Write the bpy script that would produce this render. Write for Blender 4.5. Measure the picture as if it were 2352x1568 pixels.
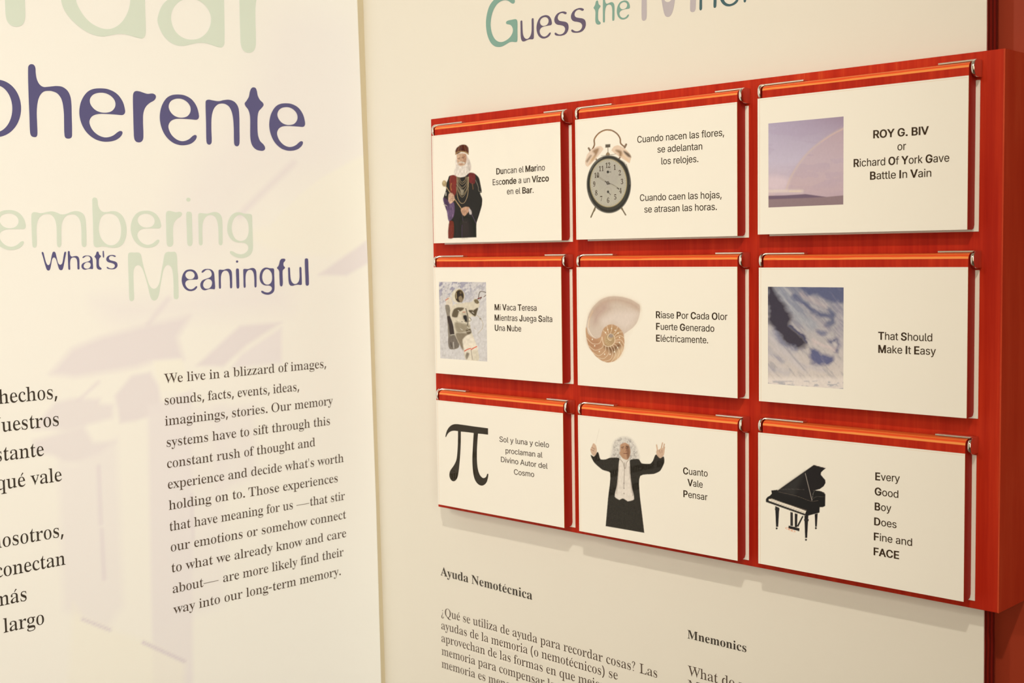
import bpy, bmesh, math, random
import numpy as np
from mathutils import Vector, Matrix
from mathutils.geometry import delaunay_2d_cdt

for o in list(bpy.data.objects): bpy.data.objects.remove(o)
SC = bpy.context.scene
COL = SC.collection
ZUP = 1.70                      # the measured frame has its zero at the top left flip panel, 1.70 m above the floor

# ------------------------------------------------------------------ camera
FPX = 2942.13
CP = np.array([1.66155, -1.50273, -0.20279])
RM = np.array([[0.714819605, 0.699149224, -0.014943044], [0.0383941657, -0.0605728619, -0.997425095], [-0.698254123, 0.712405286, -0.0701419203]])
RM = np.array([RM[0], RM[1], -RM[2]])
RM[2] = -RM[2]
RCAM = np.array([RM[0], RM[1], np.cross(RM[0], RM[1])])
cam = bpy.data.cameras.new('camera'); camo = bpy.data.objects.new('camera', cam); COL.objects.link(camo)
cam.sensor_width = 36.0; cam.lens = FPX / 2352 * 36.0
mw = Matrix(((RCAM[0][0], -RCAM[1][0], -RCAM[2][0], CP[0]), (RCAM[0][1], -RCAM[1][1], -RCAM[2][1], CP[1]), (RCAM[0][2], -RCAM[1][2], -RCAM[2][2], CP[2] + ZUP), (0, 0, 0, 1)))
camo.matrix_world = mw
cam.clip_start = 0.05
cam.dof.use_dof = True; cam.dof.focus_distance = 1.85; cam.dof.aperture_fstop = 9.0
SC.camera = camo

# ------------------------------------------------------------------ world, lights, exposure
wd = bpy.data.worlds.new('world'); SC.world = wd; wd.use_nodes = True
wd.node_tree.nodes['Background'].inputs[0].default_value = (1.0, 0.86, 0.68, 1); wd.node_tree.nodes['Background'].inputs[1].default_value = 0.1
SC.view_settings.view_transform = 'Standard'; SC.view_settings.look = 'None'; SC.view_settings.gamma = 1.0
SC.view_settings.use_curve_mapping = False
SC.view_settings.exposure = 0.07
WARM = (1.0, 0.895, 0.70)
def light(name, kind, loc, aim, power, **kw):
    l = bpy.data.lights.new(name, kind); l.energy = power; l.color = kw.pop('color', WARM)
    for k, v in kw.items(): setattr(l, k, v)
    o = bpy.data.objects.new(name, l); COL.objects.link(o)
    o.location = (loc[0], loc[1], loc[2] + ZUP)
    d = Vector(aim) - Vector(loc); o.rotation_euler = d.to_track_quat('-Z', 'Y').to_euler()
    return o
light('track_spot', 'SPOT', (1.70, -1.90, 1.40), (-0.15, -0.35, -0.20), 150, spot_size=math.radians(78), spot_blend=1.0, shadow_soft_size=0.03)
light('far_spot', 'SPOT', (0.10, -3.40, 1.40), (0.1, -0.1, -0.3), 76, spot_size=math.radians(60), spot_blend=1.0, shadow_soft_size=0.05)
light('fill_spot', 'SPOT', (2.00, -3.00, 0.10), (-0.20, -0.50, -0.40), 7, spot_size=math.radians(46), spot_blend=1.0, shadow_soft_size=0.30)  # unseen low fill, added to brighten the left banner
light('soft_fill', 'AREA', (2.40, -2.60, -0.20), (-0.25, -0.45, -0.62), 9.4, shape='RECTANGLE', size=1.9, size_y=1.6, spread=math.radians(60))  # added broad source that lifts the left corner; stands for no real lamp
light('gallery_fill', 'AREA', (1.30, -4.00, 0.10), (0.20, 0.0, -0.40), 23, shape='RECTANGLE', size=3.2, size_y=2.4, color=(1.0, 0.74, 0.42))  # unseen warm fill added to lift the right side and the board's shadow

# ------------------------------------------------------------------ helpers
def lin(c):
    c = np.asarray(c, float) / 255.0
    return np.where(c <= 0.04045, c / 12.92, ((c + 0.055) / 1.055) ** 2.4)
def proj(P):
    q = (np.atleast_2d(P) - CP) @ RCAM.T
    return np.stack([1176 + FPX * q[:, 0] / q[:, 2], 784 + FPX * q[:, 1] / q[:, 2]], 1)
def ray(x, y): return RCAM.T @ np.array([(x - 1176) / FPX, (y - 784) / FPX, 1.0])
class Plane:
    def __init__(s, O, U, V):
        s.O = np.array(O, float); s.U = np.array(U, float); s.V = np.array(V, float)
        s.U /= np.linalg.norm(s.U); s.V /= np.linalg.norm(s.V); s.n = np.cross(s.U, s.V)
        if s.n @ (CP - s.O) < 0: s.n = -s.n
    def uv(s, x, y):
        d = ray(x, y); p = CP + d * (((s.O - CP) @ s.n) / (d @ s.n)) - s.O
        return np.array([p @ s.U, p @ s.V])
    def P(s, uv, off=0.0):
        uv = np.atleast_2d(uv)
        return s.O + uv[:, :1] * s.U + uv[:, 1:2] * s.V + off * s.n
KT = 0.01552
LEFT = Plane((-0.2331 + 0.0030, 0, 0), (0, 1, 0), (-KT, 0, 1))       # face of the banner on the left wall
YW = 0.050; YBASE = 0.100; YCORE = 0.081; YB = 0.022
RIGHT = Plane((0, YW, 0), (1, 0, 0), (0, 0, 1))
FRONT = Plane((0, 0, 0), (1, 0, 0), (0, 0, 1))

def tag(o, label=None, cat=None, group=None, kind=None):
    if label: o['label'] = label
    if cat: o['category'] = cat
    if group: o['group'] = group
    if kind: o['kind'] = kind
    return o
def link(name, me, parent=None, loc=None):
    o = bpy.data.objects.new(name, me); COL.objects.link(o)
    if parent is not None: o.parent = parent
    if loc is not None: o.location = loc
    return o
def empty(name, loc):
    o = bpy.data.objects.new(name, None); COL.objects.link(o); o.location = loc; o.empty_display_size = 0.02
    return o
def mesh(name, verts, faces, mats, midx=None, smooth=False):
    me = bpy.data.meshes.new(name)
    me.from_pydata([tuple(map(float, v)) for v in verts], [], [tuple(map(int, f)) for f in faces])
    for m in (mats if isinstance(mats, (list, tuple)) else [mats]): me.materials.append(m)
    if midx is not None:
        for p, i in zip(me.polygons, midx): p.material_index = i
    if smooth: me.shade_smooth()
    me.update()
    return me
def box(x0, x1, y0, y1, z0, z1):
    v = [(x0, y0, z0), (x1, y0, z0), (x1, y1, z0), (x0, y1, z0), (x0, y0, z1), (x1, y0, z1), (x1, y1, z1), (x0, y1, z1)]
    f = [(0, 3, 2, 1), (4, 5, 6, 7), (0, 1, 5, 4), (1, 2, 6, 5), (2, 3, 7, 6), (3, 0, 4, 7)]
    return v, f
def bevel_mesh(me, w, seg=2, ang=40):
    bm = bmesh.new(); bm.from_mesh(me)
    ed = [e for e in bm.edges if len(e.link_faces) == 2 and e.calc_face_angle(0) > math.radians(ang)]
    bmesh.ops.bevel(bm, geom=ed, offset=w, segments=seg, affect='EDGES', profile=0.5)
    bm.to_mesh(me); bm.free(); return me
def boxmesh(name, b, mat, bev=0):
    me = mesh(name, *box(*b), mat)
    return bevel_mesh(me, bev) if bev else me
def extrude_x(prof, x0, x1):
    n = len(prof); v = [(x0, y, z) for y, z in prof] + [(x1, y, z) for y, z in prof]
    f = [(i, (i + 1) % n, n + (i + 1) % n, n + i) for i in range(n)] + [tuple(range(n))[::-1], tuple(range(n, 2 * n))]
    return v, f

# ------------------------------------------------------------------ materials
def mat(name, col=(.8, .8, .8), rough=.5, metal=0, coat=0, coatr=.1, spec=.5, cior=1.5):
    m = bpy.data.materials.new(name); m.use_nodes = True
    b = m.node_tree.nodes['Principled BSDF']
    b.inputs['Base Color'].default_value = (*col, 1); b.inputs['Roughness'].default_value = rough
    b.inputs['Metallic'].default_value = metal; b.inputs['Coat Weight'].default_value = coat
    b.inputs['Coat Roughness'].default_value = coatr; b.inputs['Specular IOR Level'].default_value = spec; b.inputs['Coat IOR'].default_value = cior
    return m
def N(m, t, **kw):
    n = m.node_tree.nodes.new(t)
    for k, v in kw.items(): setattr(n, k, v)
    return n
def L(m, a, b): m.node_tree.links.new(a, b)
def add_bump(m, scale, strength, dist=.001, stretch=(1, 1, 1), detail=3):
    b = m.node_tree.nodes['Principled BSDF']
    tc = N(m, 'ShaderNodeTexCoord'); mp = N(m, 'ShaderNodeMapping'); mp.inputs['Scale'].default_value = stretch
    nz = N(m, 'ShaderNodeTexNoise'); nz.inputs['Scale'].default_value = scale; nz.inputs['Detail'].default_value = detail
    bp = N(m, 'ShaderNodeBump'); bp.inputs['Strength'].default_value = strength; bp.inputs['Distance'].default_value = dist
    L(m, tc.outputs['Object'], mp.inputs[0]); L(m, mp.outputs[0], nz.inputs['Vector']); L(m, nz.outputs[0], bp.inputs['Height']); L(m, bp.outputs[0], b.inputs['Normal'])
    return nz
def ramp(m, src, stops):
    r = N(m, 'ShaderNodeValToRGB'); L(m, src, r.inputs[0])
    e = r.color_ramp.elements
    while len(e) < len(stops): e.new(0.5)
    for x, (p, c) in zip(e, stops): x.position = p; x.color = (*c, 1)
    return r
def wood(name, stops, grain=(90, 90, 3), rough=.5, coat=.0, coatr=.25):
    m = mat(name, (.4, .03, .01), rough, coat=coat, coatr=coatr, spec=.14)
    b = m.node_tree.nodes['Principled BSDF']
    tc = N(m, 'ShaderNodeTexCoord'); mp = N(m, 'ShaderNodeMapping'); mp.inputs['Scale'].default_value = grain
    nz = N(m, 'ShaderNodeTexNoise'); nz.inputs['Scale'].default_value = 1.0; nz.inputs['Detail'].default_value = 5; nz.inputs['Roughness'].default_value = .65
    L(m, tc.outputs['Object'], mp.inputs[0]); L(m, mp.outputs[0], nz.inputs['Vector'])
    n2 = N(m, 'ShaderNodeTexNoise'); n2.inputs['Scale'].default_value = 3.0; n2.inputs['Detail'].default_value = 2
    L(m, tc.outputs['Object'], n2.inputs['Vector'])
    mx = N(m, 'ShaderNodeMath', operation='MULTIPLY_ADD'); L(m, n2.outputs[0], mx.inputs[0]); mx.inputs[1].default_value = .45
    m3 = N(m, 'ShaderNodeMath', operation='MULTIPLY'); L(m, nz.outputs[0], m3.inputs[0]); m3.inputs[1].default_value = .55
    L(m, m3.outputs[0], mx.inputs[2])
    r = ramp(m, mx.outputs[0], stops); L(m, r.outputs[0], b.inputs['Base Color'])
    return m
def plies(name, cols, period, base_noise=.15, rough=.5, axis='Y', coat=.2, cut=(.42, .52, .9)):
    m = mat(name, cols[0], rough, coat=coat, coatr=.3, spec=.25)
    b = m.node_tree.nodes['Principled BSDF']
    tc = N(m, 'ShaderNodeTexCoord'); sp = N(m, 'ShaderNodeSeparateXYZ'); L(m, tc.outputs['Object'], sp.inputs[0])
    mp = N(m, 'ShaderNodeMapping'); mp.inputs['Scale'].default_value = (14, 60, 14); L(m, tc.outputs['Object'], mp.inputs[0])
    nz = N(m, 'ShaderNodeTexNoise'); nz.inputs['Scale'].default_value = 1; nz.inputs['Detail'].default_value = 4; L(m, mp.outputs[0], nz.inputs['Vector'])
    dv = N(m, 'ShaderNodeMath', operation='DIVIDE'); L(m, sp.outputs[axis], dv.inputs[0]); dv.inputs[1].default_value = period
    ad = N(m, 'ShaderNodeMath', operation='MULTIPLY_ADD'); L(m, nz.outputs[0], ad.inputs[0]); ad.inputs[1].default_value = base_noise * 2; L(m, dv.outputs[0], ad.inputs[2])
    fr = N(m, 'ShaderNodeMath', operation='FRACT'); L(m, ad.outputs[0], fr.inputs[0])
    r = ramp(m, fr.outputs[0], [(0, cols[0]), (cut[0], cols[0]), (cut[1], cols[1]), (cut[2], cols[1]), (1, cols[0])])
    L(m, r.outputs[0], b.inputs['Base Color'])
    return m
WPAPER = (.78, .78, .775)
M_WALLR = mat('white_laminate', (.705, .70, .68), .55); add_bump(M_WALLR, 300, .05)
M_WALLL = mat('tan_wall_paint', (.60, .54, .40), .8); add_bump(M_WALLL, 200, .1)
M_RED = wood('red_stained_plywood', [(.25, (.26, .006, .003)), (.42, (.36, .013, .004)), (.58, (.47, .028, .008)), (.74, (.62, .095, .024))])
M_PLYT = plies('exposed_ply_top', ((.70, .075, .016), (.76, .27, .065)), .0031, .30, .5, coat=0, cut=(.60, .72, .86))
M_PLYS = plies('stained_ply_side', ((.27, .005, .003), (.42, .020, .008)), .0029, .03, .55, coat=0)
M_PLYE = plies('dark_ply_edge', ((.10, .003, .003), (.24, .010, .006)), .011, .10, .55)
M_BROWN = mat('red_brown_panel', (.34, .040, .015), .5, spec=.35); add_bump(M_BROWN, 60, .03)
M_SIDE = wood('sheen_red_side', [(.3, (.42, .035, .013)), (.5, (.50, .055, .02)), (.75, (.60, .10, .04))], (40, 40, 4))  # paler, browner red: the grazing sheen is put into the base colour
M_CARD = mat('printed_card_under_acrylic', WPAPER, .55, coat=1.0, coatr=.015, spec=0, cior=1.40)
M_CARDE = mat('acrylic_edge', (.50, .22, .08), .25)
M_CARDL = mat('acrylic_edge_line', (.62, .47, .36), .3)
M_PLATE = mat('white_answer_plate', (.80, .80, .78), .5)
M_STEEL = mat('polished_steel', (.80, .79, .76), .09, metal=1)
M_STEEL2 = mat('brushed_steel', (.80, .79, .75), .28, metal=1)
M_FLOOR = mat('grey_carpet', (.16, .14, .12), .95); add_bump(M_FLOOR, 400, .4)
M_CEIL = mat('white_ceiling', (.75, .73, .69), .9); add_bump(M_CEIL, 80, .1)
M_ROOM = mat('room_wall_paint', (.62, .57, .48), .85); add_bump(M_ROOM, 120, .1)
def ink(name, c, rough=.5, coat=0): return mat(name, tuple(float(x) for x in c), rough, coat=coat, coatr=.015, spec=.0 if coat else .3, cior=1.40)
I_NAVY = ink('navy_ink', (.100, .100, .260)); I_PALE = ink('pale_green_ink', (.65, .77, .745))
I_TEAL = ink('teal_ink', (.185, .350, .330)); I_PLUM = ink('plum_ink', (.105, .085, .165)); I_LAV = ink('lavender_ink', (.44, .42, .50)); I_DTEAL = ink('dark_teal_ink', (.045, .110, .145))
I_TXTD = ink('dark_text_ink', (.044, .036, .030)); I_TXTB = ink('brown_text_ink', (.075, .050, .040))
I_CARD = ink('card_text_ink', (.038, .022, .012), .5, 1.0)
I_BLACK = ink('card_black_ink', (.022, .017, .010), .5, 1.0)
def attr_mat(name, rough, coat, coatr=.015):
    m = mat(name, (.8, .8, .8), rough, coat=coat, coatr=coatr, spec=0 if coat else .2, cior=1.40)
    a = N(m, 'ShaderNodeVertexColor', layer_name='print'); L(m, a.outputs[0], m.node_tree.nodes['Principled BSDF'].inputs['Base Color'])
    return m
M_PRINT = attr_mat('printed_picture', .5, 1.0)
M_BANNER = attr_mat('printed_banner', .6, 0.0); add_bump(M_BANNER, 500, .06)

# ------------------------------------------------------------------ letter outlines
GLYPHS = {
 'S': {
  32: (188, []),
  44: (188, [[38,-120,68,71,137,71,84,-120]]),
  46: (188, [[95,-4,83,-3,73,2,63,9,56,18,51,29,50,41,51,53,56,64,63,73,73,81,83,85,95,87,107,85,118,81,128,73,135,64,140,53,141,41,140,29,135,18,128,9,118,2,107,-3]]),
  65: (480, [[16,0,201,509,276,509,463,0,395,0,282,317,239,453,232,478,245,478,218,389,190,302,85,0], [110,142,110,199,370,199,370,142]]),
  66: (456, [[60,0,60,509,266,508,289,504,310,498,329,491,345,481,359,469,371,456,381,442,394,410,398,374,397,354,393,336,387,320,378,307,368,295,343,278,315,267,315,262,331,260,347,254,363,246,378,234,391,220,402,203,411,184,416,161,418,136,417,117,414,100,408,83,400,67,390,52,377,39,362,28,344,18,324,10,301,4,275,1,246,0], [125,57,272,58,296,63,315,70,330,80,344,96,353,115,355,137,354,153,350,169,342,184,333,197,320,208,306,218,289,225,270,229,248,231,125,231], [125,285,238,285,256,287,273,290,288,296,302,304,314,314,323,326,330,340,334,355,336,372,333,394,326,412,313,429,299,439,283,446,263,450,125,452]]),
  67: (510, [[267,-7,242,-6,217,-2,194,5,171,14,150,25,131,39,113,55,97,73,82,93,70,115,53,157,48,179,41,228,41,280,44,305,53,352,70,393,82,416,97,436,113,454,131,470,150,484,171,495,194,504,217,510,242,514,286,515,323,509,357,498,388,481,419,456,435,438,448,418,463,385,473,348,408,348,397,380,380,407,357,428,330,444,315,449,284,455,244,454,223,450,203,442,184,432,166,419,150,403,137,385,125,364,111,325,104,279,103,254,107,206,117,163,125,145,137,124,151,105,166,89,184,76,203,66,223,59,245,54,284,54,300,56,330,65,357,81,380,102,397,128,408,160,473,160,463,124,448,91,435,71,420,54,402,38,373,19,341,5,305,-4]]),
  68: (502, [[219,0,96,0,96,57,215,57,261,61,301,72,318,81,337,94,354,110,368,128,379,149,392,187,398,231,399,255,398,279,392,323,379,360,368,381,354,400,338,415,320,428,298,438,275,446,249,450,221,452,93,452,93,509,254,507,281,504,307,498,330,489,352,478,373,465,391,450,407,432,421,413,433,391,444,368,452,342,457,315,460,286,460,224,457,195,451,168,444,142,433,119,421,97,406,77,390,60,371,44,351,31,328,20,304,11,277,5,249,1], [125,509,125,0,60,0,60,509]]),
  69: (419, [[60,0,60,509,372,509,372,452,125,452,125,286,355,286,355,229,125,229,125,57,375,57,375,0]]),
  70: (410, [[60,0,60,509,369,509,369,452,125,452,125,278,346,278,346,221,125,221,125,0]]),
  71: (520, [[269,-7,242,-6,217,-2,193,5,171,14,149,25,130,39,112,55,96,73,82,93,69,116,53,157,44,203,41,228,41,280,48,329,60,373,82,416,96,436,112,454,129,470,149,484,170,495,192,504,215,510,239,514,285,515,322,509,358,497,389,480,403,469,428,445,449,416,464,384,474,349,408,349,402,365,387,393,368,417,344,436,330,443,300,452,265,456,243,454,222,450,202,443,183,432,166,419,150,404,137,385,125,364,117,345,107,303,103,254,104,229,107,206,117,163,125,145,137,124,151,105,166,90,184,76,204,66,224,59,246,54,269,53,309,58,328,63,345,71,360,81,374,93,386,107,396,123,404,141,410,160,414,180,415,202,434,199,283,199,283,256,478,256,477,176,468,131,461,110,451,91,436,69,419,50,399,33,377,19,357,10,315,-3]]),
  73: (300, [[31,0,31,57,118,57,118,452,31,452,31,509,269,509,269,452,183,452,183,57,269,57,269,0]]),
  74: (396, [[185,-7,159,-5,135,0,113,7,93,18,76,33,60,50,48,70,40,92,35,118,33,145,33,173,98,173,99,124,104,104,111,88,122,74,139,61,160,53,185,50,209,53,230,61,248,74,258,88,266,104,270,124,272,145,272,509,336,509,336,145,335,118,330,92,321,70,309,50,294,33,276,18,256,7,235,0,211,-5]]),
  77: (628, [[60,0,60,509,152,509,280,179,322,49,307,49,342,158,476,509,568,509,568,0,504,0,504,327,507,457,513,457,467,322,342,0,286,0,167,300,112,457,119,457,120,416,122,291,122,0]]),
  78: (523, [[60,0,60,509,136,509,363,151,414,55,405,54,401,108,399,157,399,509,463,509,463,0,387,0,168,346,108,452,119,454,125,301,125,0]]),
  79: (533, [[267,-7,241,-6,217,-2,194,5,171,14,150,25,131,39,113,55,97,73,82,93,70,115,53,157,44,203,40,254,44,305,53,352,70,393,82,416,97,436,113,454,131,470,150,484,171,495,194,504,217,510,241,514,267,516,293,514,317,510,340,504,363,495,384,484,403,470,421,454,437,436,451,416,464,393,480,352,490,305,493,254,490,203,480,157,464,115,451,93,437,73,421,55,403,39,384,25,363,14,340,5,317,-2,293,-6], [267,53,289,54,310,59,330,66,349,76,367,89,383,104,396,123,408,144,416,163,427,205,430,254,427,303,416,346,408,365,396,386,383,404,367,420,349,433,330,443,310,450,289,454,267,456,245,454,223,450,203,443,184,433,167,420,151,404,137,386,125,364,117,346,107,303,103,254,107,205,117,163,125,144,137,123,151,105,167,89,184,76,203,66,223,59,245,54]]),
  80: (444, [[60,0,60,509,235,509,263,507,289,503,312,497,332,487,350,476,366,462,379,447,390,430,398,411,404,391,408,370,409,348,408,325,404,304,398,284,390,265,379,248,366,232,350,219,332,207,312,198,289,191,263,187,109,186,109,242,232,242,257,244,279,248,297,256,312,266,324,279,333,294,339,310,343,328,344,348,343,367,339,385,333,402,324,416,312,428,297,438,279,446,257,450,232,452,125,452,125,0]]),
  82: (449, [[60,0,60,509,236,509,264,507,290,504,313,497,333,489,351,478,367,465,380,450,390,433,399,415,405,395,408,374,408,330,405,309,399,290,390,271,380,255,367,240,351,228,333,217,312,209,289,202,264,199,96,198,96,255,258,256,280,260,298,267,313,276,325,287,334,300,340,316,344,333,345,352,344,371,340,389,334,405,325,419,313,430,298,440,279,446,258,451,233,452,125,452,125,0], [353,0,230,229,303,229,428,0]]),
  83: (447, [[224,-9,172,-4,149,1,128,9,108,19,91,31,76,45,64,60,54,77,46,96,41,115,38,137,104,137,108,118,114,102,123,88,136,76,150,66,166,59,204,50,246,50,267,54,286,60,303,69,318,79,330,92,338,106,344,122,346,139,344,154,340,168,332,179,322,189,310,197,280,211,160,247,118,266,86,289,71,306,60,326,54,348,52,372,53,393,58,413,65,431,75,448,88,463,102,476,119,488,138,498,158,505,180,511,227,516,275,511,296,505,316,498,334,488,351,476,365,463,377,449,387,432,394,415,399,397,401,378,337,378,332,402,320,421,302,437,286,447,267,453,247,457,225,458,204,457,185,454,167,448,152,440,139,430,129,418,121,405,117,391,115,376,117,359,122,345,131,334,142,324,169,308,198,297,279,275,312,264,328,256,359,238,372,226,384,213,394,198,402,180,407,161,408,139,407,118,403,99,396,81,386,64,374,48,360,34,343,21,323,11,302,2,278,-4,252,-8]]),
  84: (449, [[32,452,32,509,417,509,417,452,257,452,257,0,193,0,193,452]]),
  85: (517, [[259,-8,213,-4,172,7,154,15,133,28,114,43,98,60,85,80,74,101,66,124,62,148,60,173,60,509,124,509,124,178,126,155,132,133,141,113,153,95,169,80,187,68,220,56,259,52,298,56,331,68,349,80,364,95,377,113,386,133,391,155,393,178,393,509,457,509,457,173,456,148,451,124,443,101,433,80,419,60,403,43,384,28,363,15,325,0,282,-7]]),
  86: (480, [[204,0,16,509,84,509,197,192,221,119,248,31,235,31,279,176,395,509,463,509,278,0]]),
  89: (472, [[204,0,204,208,16,509,91,509,203,326,231,274,250,230,224,230,242,275,260,310,381,509,455,509,268,208,268,0]]),
  97: (389, [[160,-8,137,-7,115,-2,94,5,76,15,60,28,48,45,38,63,32,84,30,108,32,128,36,146,43,161,53,174,64,184,78,193,92,200,125,211,160,217,247,229,265,235,271,240,274,246,276,255,272,285,267,297,260,307,251,315,240,322,227,327,212,330,178,330,163,327,149,322,126,309,110,292,100,274,41,291,51,313,64,331,78,346,95,358,114,368,133,375,174,383,208,384,239,379,255,375,286,360,300,350,312,336,322,320,329,306,336,272,337,0,276,0,276,52,272,52,260,34,252,25,229,8,199,-4,180,-8], [170,45,192,47,211,51,228,59,242,68,254,80,263,93,270,108,274,122,276,190,267,184,251,180,200,171,148,163,122,154,103,139,97,130,93,118,92,105,93,92,96,82,102,72,110,64,130,52,142,48]]),
  98: (424, [[229,-8,208,-7,189,-3,172,4,147,21,130,41,118,59,112,59,112,0,53,0,53,509,114,509,114,319,118,319,137,346,147,355,171,373,188,379,207,383,229,384,252,383,274,378,294,371,313,360,330,347,345,332,358,313,370,293,377,274,387,234,390,189,387,143,377,103,359,64,346,45,330,29,313,16,294,5,274,-2,252,-7], [220,47,242,49,262,55,279,66,294,80,306,97,316,117,321,133,325,151,328,190,325,227,321,245,316,261,307,281,294,298,280,311,262,322,243,328,220,330,198,328,178,322,161,312,146,299,134,282,125,263,120,246,116,229,113,190,113,169,120,132,125,115,135,95,147,78,162,65,179,55,198,49]]),
  99: (396, [[207,-8,182,-7,159,-2,137,6,117,16,98,30,82,46,68,64,56,85,46,108,40,133,36,159,35,211,38,232,48,273,56,291,68,312,82,330,98,346,117,360,137,371,159,378,182,383,226,384,260,377,291,364,318,346,340,322,356,293,362,277,303,262,296,281,278,304,261,316,242,325,220,329,207,330,184,328,163,321,145,310,130,296,118,278,108,258,103,242,97,206,96,187,97,169,103,134,108,117,118,98,130,80,145,66,163,55,184,49,207,46,232,49,243,52,253,55,271,66,278,73,292,89,304,117,363,102,350,70,341,56,331,43,306,21,292,12,261,-1,226,-7]]),
  100: (424, [[195,-8,172,-7,151,-2,130,5,112,16,94,29,79,45,66,64,55,84,47,103,42,122,35,165,35,212,42,255,55,293,66,313,79,332,95,347,112,360,131,371,151,378,173,383,196,384,218,383,237,379,253,373,278,355,295,336,306,319,311,319,311,509,372,509,372,0,313,0,313,59,307,59,287,31,277,21,252,4,236,-3,217,-7], [204,47,226,49,246,55,263,65,278,78,290,95,299,115,305,132,309,150,312,190,311,210,305,246,300,263,290,282,278,299,263,312,246,322,226,328,204,330,182,328,162,322,145,311,130,298,118,281,108,261,103,245,97,209,96,190,97,170,103,133,109,117,118,97,130,80,145,66,162,55,182,49]]),
  101: (404, [[212,-8,185,-7,161,-2,138,6,117,16,98,30,82,46,68,64,56,85,46,108,40,132,36,159,35,210,38,231,48,271,55,290,67,311,81,329,97,346,115,359,135,370,157,378,180,383,205,384,226,383,266,374,285,366,303,355,319,341,341,315,357,282,363,263,370,219,371,169,75,169,75,221,338,221,310,202,308,226,304,248,298,268,288,286,277,301,262,314,246,323,227,328,205,330,183,328,164,323,146,313,131,301,119,286,109,270,102,251,97,232,96,211,97,157,100,139,110,106,121,88,135,73,151,62,170,53,190,48,227,47,254,53,276,65,294,82,306,106,365,91,358,72,348,55,335,39,320,26,302,14,266,-1,231,-7]]),
  102: (254, [[228,379,228,327,6,327,6,379], [81,0,81,432,82,452,87,470,96,486,107,499,120,510,135,519,152,525,169,529,187,530,212,528,238,523,243,521,227,468,209,473,195,474,178,472,164,468,154,460,147,449,143,435,142,419,142,0]]),
  103: (425, [[207,-151,187,-150,150,-144,114,-132,97,-122,82,-110,70,-97,50,-69,101,-41,114,-57,131,-74,154,-88,169,-93,207,-97,229,-96,249,-92,266,-85,282,-75,295,-62,304,-47,310,-28,311,-6,311,68,306,68,287,42,266,23,252,16,236,10,217,6,195,5,173,6,152,10,132,17,113,27,95,39,80,53,67,70,55,90,46,112,39,136,36,163,34,191,35,220,39,246,46,271,55,293,66,314,80,332,95,347,112,360,131,371,152,378,173,383,196,384,218,383,237,379,254,373,279,356,288,346,308,319,313,319,313,379,372,379,372,-9,371,-32,367,-54,360,-73,350,-90,338,-104,324,-117,308,-128,271,-142,251,-147], [205,59,227,61,246,66,264,75,278,87,290,103,300,121,305,137,309,154,312,193,312,212,306,248,300,264,291,283,279,299,264,312,247,322,227,328,205,330,182,328,162,322,145,312,130,298,118,282,109,262,103,246,97,212,96,193,99,155,103,138,109,123,118,104,131,88,145,76,163,66,183,61]]),
  104: (410, [[114,227,114,0,53,0,53,509,114,509,114,288,102,288,112,312,124,332,137,349,152,362,169,372,187,379,206,383,227,384,252,383,275,377,295,369,313,356,328,340,341,321,348,304,356,264,357,240,357,0,296,0,296,235,295,256,290,275,283,291,273,304,256,318,235,326,210,329,192,328,176,324,161,317,147,308,136,297,126,283,119,266,115,248]]),
  105: (167, [[53,0,53,379,114,379,114,0], [84,443,73,444,63,448,54,455,47,463,43,472,41,483,43,494,47,503,54,512,63,518,73,522,84,524,95,522,105,518,114,512,121,503,125,494,126,483,125,472,121,463,114,455,105,448,95,444]]),
  106: (167, [[53,379,114,379,114,-30,112,-52,108,-72,102,-90,92,-106,80,-119,65,-129,47,-137,27,-141,-10,-143,-10,-87,18,-85,31,-80,40,-72,47,-60,51,-46,53,-29], [83,443,72,444,62,448,53,455,46,463,42,472,41,483,42,494,46,503,53,512,62,518,72,522,83,524,95,522,105,518,114,512,120,503,125,494,126,483,125,472,120,463,114,455,105,448,95,444]]),
  107: (381, [[110,137,110,212,120,212,284,379,360,379,184,199,177,199], [53,0,53,509,114,509,114,0], [294,0,148,186,191,229,372,0]]),
  108: (189, [[139,-2,112,0,91,8,74,20,62,37,55,59,53,84,53,509,114,509,114,83,120,62,126,56,135,53,152,52,170,54,181,3,162,-1]]),
  109: (610, [[53,0,53,379,112,379,112,295,108,295,114,314,122,331,132,346,144,358,158,368,172,376,187,382,219,386,239,384,257,380,273,372,287,361,299,347,309,332,316,314,321,295,312,295,318,312,326,329,337,343,350,356,364,366,381,375,398,381,417,385,437,386,458,384,478,380,497,372,514,361,529,346,541,328,548,313,553,296,557,255,557,0,496,0,496,254,493,279,485,298,472,313,456,323,438,328,419,330,402,329,388,326,374,320,363,312,353,302,345,290,340,277,335,247,335,0,274,0,274,260,272,280,265,297,253,311,238,322,220,328,199,330,171,326,158,320,145,312,135,302,126,289,119,274,115,257,114,238,114,0]]),
  110: (410, [[114,227,114,0,53,0,53,379,112,379,112,288,102,288,112,312,124,332,137,349,152,362,169,372,187,379,206,383,227,384,252,383,275,377,295,369,313,356,328,340,341,321,348,304,353,285,356,264,357,240,357,0,296,0,296,235,295,256,290,275,283,291,273,304,256,318,235,326,210,329,192,328,176,324,161,317,147,308,136,297,126,283,119,266,115,248]]),
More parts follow.
